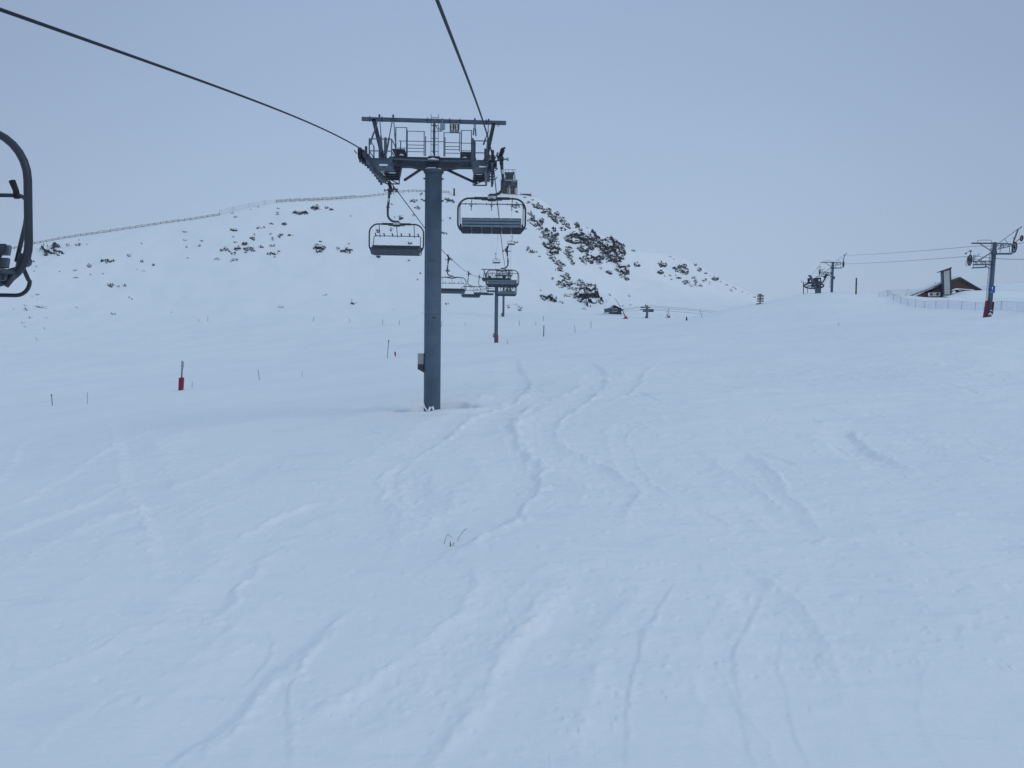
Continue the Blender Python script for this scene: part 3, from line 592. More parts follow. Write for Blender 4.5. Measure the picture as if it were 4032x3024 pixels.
# ------------------------------------------------------------------ six-seat chairs (local: x across, y the way it faces, z up, origin on the rope)
def hoop(HW, zt, zs, r, y):
    p = [tuple(q) for q in arc((-HW + .42, y, zs + .02), .42, 1.45 * math.pi, math.pi, 9)]
    p += [tuple(q) for q in arc((-HW + r, y, zt - r), r, math.pi, math.pi / 2, 8)]
    q = [(-a, b, c) for a, b, c in reversed(p)]
    return p + q
def chair(up):
    root = thing('chairlift_chair', (0, 0, 0), 'x', 'chairlift chair', 'six-seat chairs hanging from the two ropes')
    HW = 1.48; ZT = -1.70 if up else -1.69; ZS = -2.80 if up else -2.84
    MB().tube(hoop(HW, ZT, ZS, .5, .08), .040, 10).bar((-.78, .08, ZT + .005), (.78, .08, ZT + .005), .10, .105).box((0, .03, ZT - .075), (.9, .03, .04)).build('frame', M['frame'], root)
    # hanger: down on the outside of the rope, then curving in to the middle of the frame
    pts = [(.40, .06, .02), (.43, .06, -.4), (.49, .06, -.85)] + [tuple(q) for q in arc((.07, .06, -1.13), .42, .12, -math.pi / 2, 9)] + [(-.12, .06, -1.555)]
    if not up: pts = [(a, b, c - (.15 if c < -.5 else 0)) for a, b, c in pts]
    arm = MB().tube(pts, [.075, .07, .066] + [.062] * 11, 12).build('hanger_arm', M['arm'], root)
    MB().tube([(.437, .06, -.46), (.463, .06, -.64)], .0715, 12).build('reflective_band', M['plate'], arm)
    MB().ring((.48, .06, -.92), (.06, 0, -1), .06, .10, .04, 14).build('collar', M['dark'], arm)
    cb = MB().box((0, .07, -1.60), (.36, .17, .09)).box((0, .07, -1.77), (.36, .15, .09)).build('clamp', M['arm'], root)
    for s in (-1, 1): MB().box((0, .07 + s * .10, -1.665), (.36, .012, .115)).build('number_plate', M['plate'], cb)
    MB().box((0, -.04, -1.76), (.07, .02, .1)).build('bolt', M['ink'], cb)
    g = MB().box((.36, .0, .0), (.28, .34, .13)).box((.06, 0, .05), (.2, .22, .05)).box((.06, 0, -.05), (.14, .18, .05)).bar((.22, -.16, .02), (.22, -.16, .24), .06).box((.40, 0, -.12), (.16, .2, .2)).build('grip', M['dark'], root)
    sp = MB(); sp.cyl((.33, .02, .06), (.46, .04, .42), .085, 12)
    for k in range(5): t = k / 5 + .1; sp.ring((.33 + .13 * t, .02 + .02 * t, .06 + .36 * t), (.13, .02, .36), .08, .105, .025, 14)
    sp.box((.475, .04, .46), (.2, .07, .07), Matrix.Rotation(-.35, 3, 'Y')); sp.build('spring', M['rubber'], g)
    MB().cyl((.48, .0, -.01), (.66, .0, -.01), .035, 10).ring((.68, 0, -.01), (1, 0, 0), .02, .075, .07, 16).build('guide_roller', M['light'], g)
    # seat
    dz_ = .03 if up else -.06; bt = 0 if up else -.14; by = 0 if up else -.06
    prof = [(-.13, -2.62), (-.10, -2.60), (.02, -3.0), (.48, -2.97), (.52, -3.00), (.51, -3.06), (.08, -3.27), (.0, -3.27), (-.05, -3.02)]
    cush = [(-.085, -2.60), (-.05, -2.60), (.06, -2.97), (.47, -2.935), (.50, -2.96), (.48, -2.985), (.03, -3.02)]
    prof = [(a, b + dz_) for a, b in prof]; cush = [(a + (by if b > -2.7 else 0), b + dz_ + (bt if b > -2.7 else 0)) for a, b in cush]
    W = 2.62; w1 = W / 6
    sh = MB()
    for k in range(6): sh.prism(prof[2:], (-W / 2 + k * w1 + (.022 if up else .006), 0, 0), (0, 1, 0), (0, 0, 1), (1, 0, 0), w1 - (.044 if up else .012))
    sh.build('seat_pan', M['shell'] if not up else M['seat'], root)
    bk = MB()
    for (y, z, hgt) in ((-.125, -2.685, .10), (-.10, -2.815, .10), (-.07, -2.945, .10)): bk.box((0, y + by, z + dz_ + bt * .8), (W - .02, .035, hgt), Matrix.Rotation(.24, 3, 'X'))
    bk.build('backrest_slats', M['slat'], root)
    MB().prism([(-.10 + by, -2.625 + dz_ + bt), (-.088 + by, -2.62 + dz_ + bt), (.035, -2.985 + dz_), (.02, -2.99 + dz_)], (-W / 2 + .02, 0, 0), (0, 1, 0), (0, 0, 1), (1, 0, 0), W - .04).build('backrest_shell', M['seat'], root)
    for k in range(6): MB().prism(cush, (-W / 2 + k * w1 + .016, 0, 0), (0, 1, 0), (0, 0, 1), (1, 0, 0), w1 - .032).build('seat', M['seat'], root)
    rb = MB().box((0, .02, -3.085 + dz_), (W + .02, .04, .03))
    for k in range(1, 6): rb.box((-W / 2 + k * w1, -.03, -3.14 + dz_), (.035, .05, .25))
    for s in (-1, 1): rb.tube([(s * (HW - .01), .08, ZS - .10), (s * (W / 2 + .05), .05, -3.02 + dz_), (s * (W / 2 - .1), .03, -3.06 + dz_)], .036, 8).tube([(s * (HW - .12), .08, ZS - .27), (s * (W / 2 - .02), .16, -3.2 + dz_)], .03, 8).tube([(s * (W / 2 + .03), -.02, -2.86 + dz_), (s * (W / 2 + .03), .06, -3.06 + dz_), (s * (W / 2 + .03), .36, -3.06 + dz_)], .028, 8).cyl((s * (HW - .07), .08, ZS - .16), (s * (HW - .07), .0, ZS - .16), .055, 10)
    rb.build('seat_bracket', M['arm'], root)
    sb = MB()
    if up:
        zb, yb = -2.01, -.30
        path = [(-1.37, -.10, -2.95), (-1.37, -.28, -2.45)] + [tuple(q) for q in arc((-1.27, yb, zb - .1), .1, math.pi, math.pi / 2, 5)]
        path += [(-a, b, c) for a, b, c in reversed(path)]
        sb.tube(path, .019, 8); 
        for x in (-.88, 0, .88):
            sb.tube([(x + .03, yb + .1, ZT), (x, yb, zb)], .016, 6); sb.bar((x, yb, zb), (x, yb, zb - .28), .032); 
            for s in (-1, 1): sb.tube([(x + s * .11, yb, zb - .01), (x + s * .05, yb, zb - .04), (x + s * .018, yb, zb - .12)], .012, 6)
        for x in (-1.14, -.68, -.22, .22, .68, 1.14): sb.bar((x, yb, zb - .05), (x, yb, zb + .05), .022)
        for s in (-1, 1): sb.cyl((s * 1.39, yb, zb - .02), (s * 1.35, yb + .08, zb + .04), .035, 8)
        sb.build('safety_bar', M['frame'], root)
    else:
        zb, yb = -2.29, -.22
        path = [(-1.30, .0, -3.0), (-1.285, -.17, -2.6)] + [tuple(q) for q in arc((-1.18, yb, zb - .1), .1, math.pi, math.pi / 2, 5)]
        path += [(-a, b, c) for a, b, c in reversed(path)]
        sbo = sb.tube(path, .021, 8)
        for x in (-.95, 0, .95): sb.tube([(x, .1, ZT), (x, yb, zb), (x, yb + .0, zb - .09)], .019, 6)
        sbo = sb.build('safety_bar', M['frame'], root)
        for x in (-1.17, -.70, -.24, .24, .70, 1.17):
            MB().tube([(x, yb, zb - .03), (x + .01, yb, zb + .05), (x + .05 * (1 if x < 0 else 1), yb, zb + .15)], [.032, .03, .034], 8).build('handle', M['rubber'], sbo)
        zf = -3.34
        fb = [(-1.37, .05, -3.0), (-1.37, -.08, zf + .16)] + [tuple(q) for q in arc((-1.22, -.1, zf + .15), .15, math.pi, 1.5 * math.pi, 6)]
        fb += [(-a, b, c) for a, b, c in reversed(fb)]
        MB().tube(fb, .021, 8).build('footrest', M['frame'], root)
    if not up:
        for c in kids(root):
            if c.name.split('.')[0] not in ('grip', 'hanger_arm'): c.location.z = -.15
            if c.name.split('.')[0] in ('seat', 'seat_pan', 'backrest_slats', 'backrest_shell'): c.location.y = .28; c.location.z = -.19
    return root
def dig_two_one(parent):
    m = MB()
    for x, z, w, hh in ((0, .030, .034, .010), (.012, .018, .010, .02), (0, .004, .034, .010), (-.012, -.010, .010, .02), (0, -.026, .034, .010), (.045, .002, .011, .066), (.038, .028, .012, .010)):
        m.box((-.10 + x, -.0385, -1.665 + z), (w, .004, hh))
    m.build('digits', M['ink'], parent)
up = chair(True); down = chair(False)
clamp_first = [c for c in kids(up) if c.name.startswith('clamp')][0]
up_spots = [(34.0, 'empty chair passing the right side of the numbered tower, pale slatted back towards us'),
            (69.5, 'empty chair on the right rope in front of the second tower head, seen from behind'),
            (109.5, 'empty chair seen from behind just below the one in front of the second tower head'),
            (151, 'chair carrying two dark figures, half hidden by the chair below the second tower head'),
            (189, 'distant empty chair showing behind the two dark figures on the right rope'),
            (307, 'tiny far empty chair high on the hill, lower right one of the far pair')]
dn_spots = [(7.95, 'closest chair, cut off by the left edge of the picture, with thick curved frame'),
            (42.3, 'empty chair just left of the tower pole, facing the viewer'),
            (80.5, 'empty chair half hidden behind the right side of the tower pole'),
            (117, 'empty chair right of the tower pole, lowest seat of the row of down-going chairs'),
            (154, 'empty down-going chair overlapping the lowest one, third to the right of the pole'),
            (196, 'small empty down-going chair third from the second tower pole'),
            (229, 'smallest empty down-going chair, its side cut by the second tower pole'),
            (291, 'tiny far empty chair high on the hill, upper left one of the far pair')]
chairs_up = []
for i, (y, l) in enumerate(up_spots):
    o = up if i == 0 else copy_tree(up); o['label'] = l
    o.location = (RXX, y, zr(y) + .03 - (.12 if y < 40 else 0)); o.rotation_euler = (0, 0, R(.6)); chairs_up.append(o)
for i, (y, l) in enumerate(dn_spots):
    o = down if i == 0 else copy_tree(down); o['label'] = l
    o.location = (LX, y, zr(y) + .03 + (.02 if y < 20 else 0)); o.rotation_euler = (0, R(-.4), math.pi + R(-.8))
dig_two_one(clamp_first)

# two riders on the fourth chair
def rider(x, label, lean):
    base = chairs_up[3].location
    v = [(0, .12, -2.83), (0, .08, -2.6), (0, .06, -2.38), (0, .07, -2.22), (0, .1, -2.08), (0, .12, -1.98)]
    e = [(i, i + 1) for i in range(5)]; r = [.17, .16, .19, .075, .11, .10]
    for s in (-1, 1):
        o = len(v); v += [(s * .19, .06, -2.34), (s * .25, .12, -2.56), (s * .2, .34, -2.62), (s * .17, .4, -2.62)]; r += [.075, .06, .05, .045]; e += [(2, o), (o, o + 1), (o + 1, o + 2), (o + 2, o + 3)]
        o = len(v); v += [(s * .1, .5, -2.84), (s * .1, .56, -3.28), (s * .1, .68, -3.36)]; r += [.09, .06, .05]; e += [(0, o), (o, o + 1), (o + 1, o + 2)]
    me = bpy.data.meshes.new('person'); me.from_pydata(v, e, []); me.materials.append(M['jacket'])
    ob = bpy.data.objects.new('person', me); COL.objects.link(ob); ob.location = base + Vector((x, 0, 0)); ob.rotation_euler = (0, lean, 0)
    md = ob.modifiers.new('skin', 'SKIN'); sv = me.skin_vertices[0].data
    for i, q in enumerate(r): sv[i].radius = (q, q)
    sv[0].use_root = True
    ob.modifiers.new('sub', 'SUBSURF').render_levels = 1
    tag(ob, label, 'person', 'riders on the fourth chair'); return ob
for x, l, ln in ((-.12, 'left one of two seated riders in dark jackets on a chair by the second tower', .03), (.33, 'right one of two seated riders in dark jackets on a chair by the second tower', -.04)):
    ob = rider(x, l, ln)
    b = MB()
    n = 8
    pts = [(0, .10, -2.0 + .0), (0, .10, -1.93), (0, .10, -1.87)]
    b.tube([(0, .10, -2.06), (0, .10, -1.98), (0, .10, -1.90), (0, .10, -1.855)], [.118, .13, .10, .03], 12)
    b.build('helmet', M['ink'], ob)
# ------------------------------------------------------------------ lift towers
def tx(rx): return (rx - 992) * .003707
def tz(ry, rx=992): return (1348.7 - (420 + ry * .3255 - .012 * (rx - 992) * .3255)) / F * 34.5 + 3.0
TZ0 = -3.0
def rope_l(y): return zr(34.5 + y) - TZ0                       # rope height in the first tower's frame
def tower(number):
    t = thing('lift_tower', (TX, 34.5, TZ0), 'tall round grey steel lift tower carrying a blue number plate, nearest of the line', 'lift tower', 'towers of the six-seat chairlift', R(1.6))
    ztop = tz(812)
    pole = MB().cyl((0, 0, -5.2), (0, 0, ztop), .375, 40).build('pole', M['pole'], t)
    MB().ring((0, 0, 4.25), (0, 0, 1), .37, .382, .02, 36).ring((0, 0, 0.02 + 6.55), (0, 0, 1), .37, .380, .016, 36).build('weld_seam', M['steel'], pole)
    MB().ring((0, 0, ztop - .01), (0, 0, 1), .30, .445, .11, 40).cyl((0, 0, ztop - .12), (0, 0, ztop - .06), .385, 36, .44).build('flange', M['steel'], pole)
    sn = MB()
    for k in range(30):
        a = 2 * math.pi * k / 30
        if k % 7 == 3: continue
        sn.tube([(math.cos(a) * .40, math.sin(a) * .40, ztop + .045), (math.cos(a + .17) * .40, math.sin(a + .17) * .40, ztop + .05)], .034 + .012 * random.random(), 6)
    sn.build('snow_rim', M['cap'], pole)
    for ry in (900, 1160):
        for s in (-1, 1): MB().box((s * .405, 0, tz(ry)), (.09, .09, .06)).build('lug', M['steel'], pole)
    MB().box((.08, -.376, 4.1), (.16, .01, .03)).box((.1, -.376, 3.6), (.02, .01, .05)).build('fixing_slot', M['ink'], pole)
    # cross beam, deeper over the pole
    zt, zb = tz(660), tz(768)
    poly = [(tx(470), zt), (tx(1500), zt), (tx(1500), zb), (tx(1290), zb), (tx(1100), tz(800)), (tx(880), tz(800)), (tx(720), zb), (tx(470), zb)]
    xb = MB().prism(poly, (0, -.22, 0), (1, 0, 0), (0, 0, 1), (0, 1, 0), .44)
    for s in (-1, 1): xb.box((s * 2.35, 0, (zt + zb) / 2 - .02), (.9, .36, .3))
    xbo = xb.build('cross_beam', M['dark'], t)
    MB().box((tx(1003), -.05, zt + .0), (.5, .62, .05)).box((tx(1000), -.36, tz(712)), (.46, .26, .06)).build('mast_foot', M['steel'], xbo)
    MB().tube([(tx(930), -.36, tz(697)), (tx(990), -.38, tz(692)), (tx(1060), -.36, tz(699))], [.03, .06, .03], 8).build('snow_lump', M['cap'], xbo)
    MB().tube([(tx(975), -.2, tz(660)), (tx(985), -.18, tz(635)), (tx(992), -.14, tz(612))], [.055, .04, .012], 8).build('snow_lump', M['cap'], xbo)
    # lifting frame above
    beam = MB().bar((tx(138), 0, tz(203, 138)), (tx(1852), 0, tz(238, 1852)), .15, .15).build('top_beam', M['steel'], t)
    for rx in (235, 380, 920, 1093, 1180, 1303, 1615): MB().box((tx(rx), -.08, tz(205 + (rx - 140) * .0205, rx)), (.03, .03, .26)).build('hanger_bolt', M['dark'], beam)
    MB().ring((tx(1758), -.0, tz(268, 1758)), (0, 1, 0), .03, .05, .02, 14).build('shackle', M['dark'], beam)
    MB().bar((tx(278), 0, tz(215)), (tx(395), 0, tz(690)), .17, .15, (0, 1, 0)).build('frame_leg', M['dark'], t)
    MB().bar((tx(1705), 0, tz(235)), (tx(1610), 0, tz(690)), .16, .15, (0, 1, 0)).build('frame_leg', M['dark'], t)
    MB().box((tx(996), 0, (tz(215) + tz(665)) / 2), (.10, .12, tz(215) - tz(665))).build('mast', M['steel'], t)
    ld = MB()
    for rx in (961, 1047): ld.bar((tx(rx), -.1, tz(665)), (tx(rx), -.1, tz(150)), .022)
    for ry in (190, 280, 348, 430, 506, 583, 655): ld.bar((tx(961), -.1, tz(ry)), (tx(1047), -.1, tz(ry)), .022)
    ld.build('ladder', M['steel'], t)
    # junction box with its cables, and the number plate
    jb = MB().box((tx(1098), -.12, tz(295)), (.22, .12, .24)).box((tx(1093), -.1, tz(240)), (.03, .03, .2)).build('junction_box', M['light'], t)
    MB().tube([(tx(1012), -.1, tz(270)), (tx(1030), -.12, tz(310)), (tx(1058), -.12, tz(348)), (tx(1090), -.12, tz(350)), (tx(1106), -.12, tz(330))], .016, 6).tube([(tx(950), -.1, tz(240)), (tx(965), -.1, tz(275)), (tx(1040), -.1, tz(280)), (tx(1075), -.12, tz(345)), (tx(1085), -.12, tz(328))], .014, 6).build('cable_loop', M['rubber'], jb)
    sg = MB().box((tx(1240), -.16, tz(314)), (.46, .03, .40)).build('number_sign', M['white'], t)
    for s in (-1, 1):
        MB().box((tx(1241) + s * .108, -.181, tz(303)), (.19, .012, .275)).box((tx(1241) + s * .108, -.181, tz(355)), (.19, .012, .06)).build('blue_panel', M['blue'], sg)
        MB().tube([(tx(1241) + s * .108 - .07, -.19, tz(358)), (tx(1241) + s * .108, -.19, tz(353)), (tx(1241) + s * .108 + .07, -.19, tz(358))], .008, 5).build('white_arc', M['white'], sg)
        if number:
            cx_ = tx(1241) + s * .108 - .01
            one = [(-.05, -.105), (.055, -.105), (.055, -.075), (.025, -.075), (.025, .115), (-.01, .115), (-.05, .085), (-.045, .062), (-.018, .072), (-.018, -.075), (-.05, -.075)]
            MB().prism(one, (cx_, -.188, tz(303)), (1, 0, 0), (0, 0, 1), (0, -1, 0), .006).build('digit', M['yellow'], sg)
    # railings
    def rail(name, y, verts, rails, w=.04):
        m = MB()
        for rx, a, b in verts: m.bar((tx(rx), y, tz(a)), (tx(rx), y, tz(b)), w)
        for x0, x1, ry in rails: m.bar((tx(x0), y, tz(ry)), (tx(x1), y, tz(ry)), w * .62)
        return m.build(name, M['steel'], t)
    rail('railing', -.42, [(690, 374, 660), (888, 374, 660), (905, 432, 660)], [(684, 894, 376), (690, 888, 535), (690, 888, 573), (690, 888, 612)])
    rail('railing', .42, [(527, 272, 560), (656, 272, 660), (585, 432, 560)], [(520, 660, 273), (527, 656, 517), (556, 1112, 433)])
    rail('railing', -.42, [(1120, 384, 660), (1133, 440, 660), (1306, 384, 600)], [(1114, 1318, 385), (1130, 1306, 545), (1130, 1306, 580), (1130, 1306, 622)])
    rail('railing', .42, [(1316, 292, 600), (1437, 292, 660)], [(1310, 1447, 293), (1316, 1437, 445), (1316, 1437, 535), (1112, 1320, 442)])
    m = MB()
    for a in (274, 432, 575): m.bar((tx(656), .42, tz(a)), (tx(690), -.42, tz(a + 100)), .022)
    m.build('railing', M['steel'], t)
    # tilted steel platforms beside the beam
    MB().prism([(tx(498), tz(562)), (tx(650), tz(562)), (tx(690), tz(668)), (tx(545), tz(668))], (0, -.1, 0), (1, 0, 0), (0, 0, 1), (0, 1, 0), .5).build('platform', M['dark'], t)
    MB().prism([(tx(1308), tz(582)), (tx(1440), tz(582)), (tx(1440), tz(668)), (tx(1308), tz(668))], (0, -.1, 0), (1, 0, 0), (0, 0, 1), (0, 1, 0), .5).build('platform', M['dark'], t)
    MB().tube([(tx(585), -.13, tz(640)), (tx(610), -.14, tz(632)), (tx(640), -.13, tz(640))], [.02, .045, .02], 6).tube([(tx(1330), -.13, tz(660)), (tx(1365), -.14, tz(652)), (tx(1400), -.13, tz(662))], [.02, .045, .02], 6).build('snow_lump', M['cap'], t)
    # braces under and before the beam
    MB().bar((tx(850), 0, tz(785)), (tx(602), 1.5, tz(905) + .25), .09).build('brace', M['dark'], t)
    MB().bar((tx(1140), 0, tz(785)), (tx(1500), 1.5, tz(930) + .25), .09).build('brace', M['dark'], t)
    MB().bar((tx(935), -.36, tz(708)), (tx(420), -1.3, tz(752)), .055, .055).build('stay_bar', M['steel'], t)
    MB().bar((tx(1060), -.36, tz(712)), (tx(1440), -1.3, tz(760)), .055, .055).build('stay_bar', M['steel'], t)
    for (a, b) in (((350, 185), (255, 545)), ((352, 185), (398, 600)), ((512, 182), (447, 640)), ((514, 182), (560, 560)), ((1480, 202), (1466, 410)), ((1482, 202), (1496, 420)), ((1643, 208), (1625, 640)), ((1643, 330), (1585, 520))):
        st = MB().bar((tx(a[0]), -.12, tz(a[1])), (tx(b[0]), -.5, tz(b[1])), .032); lo = Vector((tx(b[0]), -.5, tz(b[1]))); hi = Vector((tx(a[0]), -.12, tz(a[1])))
        st.bar(lo, lo.lerp(hi, .42), .055); st.build('lifting_strut', M['steel'], t)
    for rx, ry in ((350, 178), (512, 178), (1480, 200), (1643, 204)): MB().box((tx(rx), -.1, tz(ry)), (.07, .1, .09)).build('strut_head', M['dark'], t)
    # sheave trains and catwalks, one per side
    for s, xr in ((-1, LX - TX), (1, RXX - TX)):
        tr = MB()
        N = 10; ysh = [-2.7 + k * .66 for k in range(N)]; zs = [rope_l(y) - .265 for y in ysh]
        xi = xr - s * .15
        for k in range(0, N, 2): tr.bar((xi, ysh[k] - .1, zs[k] - .03), (xi, ysh[k + 1] + .1, zs[k + 1] - .03), .07, .17)
        for k in (0, 4): tr.bar((xi + s * .06 - s * .13, ysh[k] + .33, zs[k] - .22), (xi - s * .07, ysh[k + 3] - .33, zs[k + 3] - .22), .08, .2)
        tr.bar((xi - s * .14, ysh[0] + .9, zs[0] - .36), (xi - s * .14, ysh[9] - .9, zs[9] - .36), .10, .2)
        tr.bar((s * 2.2, 0, (zt + zb) / 2 - .05), (xi, 0, zs[4] - .34), .26, .3)
        for k in range(0, N): tr.box((xr - s * .02, ysh[k], zs[k] - .30), (.10, .10, .10)); tr.bar((xi, ysh[k], zs[k]), (xr + s * .1, ysh[k], zs[k]), .05)
        for k in (0, 3, 6, 9): tr.bar((xr + s * .13, ysh[k], zs[k]), (xr + s * .24, ysh[k] - .02, zs[k] + .12), .035)     # rope catchers
        tro = tr.build('sheave_train', M['steel'], t)
        for k in range(N):
            w = MB().ring((xr, ysh[k], zs[k]), (1, 0, 0), .175, .24, .115, 28).ring((xr, ysh[k], zs[k]), (1, 0, 0), .05, .20, .04, 24)
            w.build('sheave', M['rubber'], tro)
        # end plates shielding the first sheave
        MB().box((xi - s * .14, ysh[0] - .28, zs[0] - .05), (.10, .04, .55)).box((xi - s * .16, ysh[0] - .1, zs[0] - .25), (.12, .5, .12)).build('derail_plate', M['dark'], tro)
        # catwalk hanging inside the wheels, sloping with the rope
        Y0, Y1 = -1.2, 4.0
        if s < 0: fa = lambda y: -2.02 - (y - Y0) * .121; fc = lambda y: -1.27 - (y - Y0) * .140
        else: fa = lambda y: 2.46 - (y - Y0) * .027; fc = lambda y: 1.85 - (y - Y0) * .037
        def zc(y): return 10.5 + .1 * (y + 1.2)
        cw = MB()
        for f_ in (fa, fc): cw.bar((f_(Y0), Y0, zc(Y0)), (f_(Y1), Y1, zc(Y1)), .06, .15)
        for k in range(15): y = Y0 + .15 + k * .35; cw.bar((fa(y), y, zc(y) + .03), (fc(y), y, zc(y) + .03), .24, .03, (0, 0, 1))
        for k in range(5): y = Y0 + .3 + k * 1.1; cw.bar((fa(y), y, zc(y) - .05), (fc(y), y, zc(y) - .05), .05, .1)
        cw.bar((fa(Y1), Y1, zc(Y1) - .22), (fc(Y1), Y1, zc(Y1) - .22), .05).bar((fc(Y1), Y1, zc(Y1) - .22), (fc(2.2), 2.2, zc(2.2)), .05).bar((fa(Y1), Y1, zc(Y1) - .22), (fa(Y1), Y1, zc(Y1)), .05).bar((fc(Y1), Y1, zc(Y1) - .22), (fa(2.2), 2.2, zc(2.2) - .1), .04)
        for f_ in (fa, fc): cw.bar((f_(.1), .1, zc(.1)), (f_(.1), .1, zb + .1), .08)
        cwo = cw.build('catwalk', M['dark'], t)
        MB().box(((fa(.4) + fc(.4)) / 2 - .12, .9, zc(.9) + .02), (.3, .9, .012)).box(((fa(2.4) + fc(2.4)) / 2 + .1, 2.5, zc(2.5) + .025), (.3, .5, .012)).build('snow_patch', M['cap'], cwo)
        ep = MB()
        xa, xc = (-2.60, -1.66) if s < 0 else (2.38, 1.76)
        ep.box(((xa + xc) / 2, -1.55, 10.56), (abs(xa - xc), .05, .26)).box(((xa + xc) / 2, -1.0, 10.46), (abs(xa - xc), 1.1, .05))
        for xq in (xa, xc): ep.bar((xq, -1.5, 10.5), (xq, .2, 10.75), .08, .2)
        epo = ep.build('end_plate', M['steel'], t)
        MB().box(((xa + xc) / 2 + .14, -1.6, 10.45), (.34, .05, .055)).box(((xa + xc) / 2 + s * .0, -1.0, 10.51), (.5, .5, .05)).build('snow_patch', M['cap'], epo)
        rr = MB()
        for y in (-1.5, -.2): 
            for xq in (xa, xc): rr.bar((xq, y, 10.5), (xq, y, 11.55), .05)
        for hgt in (11.55, 11.05): rr.bar((xa, -1.5, hgt), (xc, -1.5, hgt), .035); rr.bar((xc, -1.5, hgt), (xc, -.2, hgt), .03); rr.bar((xa, -1.5, hgt), (xa, -.2, hgt), .03)
        rr.build('end_railing', M['steel'], epo); rr = MB()
        if s < 0:
            for k in range(4): y = 2.6 + k * .4; rr.bar((fa(y), y, zc(y) - .06), (fa(y) - .3, y, zc(y) - .02), .04)
            rr.bar((fa(2.4) - .3, 2.4, zc(2.4)), (fa(4) - .3, 4, zc(4) - .02), .05)
        else:
            rr.box((2.32, 3.4, zc(3.4) + .05), (.3, .3, .26)).bar((2.3, 3.2, zc(3.2)), (2.3, 3.2, zc(3.2) + 1.1), .05)
        rr.build('side_step' if s < 0 else 'end_box', M['steel'], cwo)
    MB().prism([(tx(1442), tz(705)), (tx(1500), tz(705)), (tx(1500), tz(470)), (tx(1470), tz(418)), (tx(1448), tz(425))], (0, -1.4, -.33), (1, 0, 0), (0, 0, 1), (0, 1, 0), .06).build('folded_ladder', M['steel'], t)
    MB().box((tx(395), -1.2, tz(560) - .28), (.07, .1, .95)).build('folded_ladder', M['steel'], t)
    MB().box((tx(462), -1.2, tz(560) - .28), (.11, .1, .92)).build('folded_ladder', M['steel'], t)
    return t
t11 = tower(True)
def cabinet(t, x, z):
    c = MB().box((x, -.05, z + .22), (.26, .3, .48)).build('control_cabinet', M['slatebox'], t)
    MB().prism([(-.13, 0), (.13, 0), (.13, -.36), (-.13, -.22)], (x, -.19, z - .025), (1, 0, 0), (0, 0, 1), (0, 1, 0), .28).build('bracket', M['dark'], c)
t12 = copy_tree(t11, None, ('digit', 'snow_rim', 'snow_lump', 'fixing_slot'))
t13 = copy_tree(t11, None, ('digit', 'snow_rim', 'snow_lump', 'fixing_slot'))
t12.location = (-3.36, 157, 13.3 - rope_l(0)); t12.rotation_euler = (0, 0, 0); t12['label'] = 'second lift tower standing behind the hanging chairs, with a red pad at its foot'
t13.location = (-3.3, 268.5, 23.8 - rope_l(0)); t13.rotation_euler = (0, 0, 0); t13['label'] = 'third lift tower, thin and partly hidden just right of the second tower pole'
MB().tube([(-.12, -.50, -.06), (-.05, -.47, .12), (.06, -.46, .15), (.13, -.5, -.05)], [.03, .06, .055, .03], 8).tube([(-.37, -.2, .3), (-.3, -.4, .12), (-.15, -.5, -.05)], .03, 6).build('snow_lump', M['cap'], t11)
cabinet(t11, -.51, 2.05); cabinet(t12, -.52, 1.55 - t12.location.z)
p = MB(); zz = ground_z(-3.3, 156.5) - t12.location.z
for k in range(5): a = -.5 + k * .32; p.box((.42 * math.cos(a), .42 * math.sin(a), zz + .45), (.10, .16, 2.2), Matrix.Rotation(a, 3, 'Z'))
p.build('red_pad', M['orange'], t12)
MB().box((-.5, -.2, 10.0 - t13.location.z), (.5, .5, 1.0)).build('foot_box', M['steel'], t13)

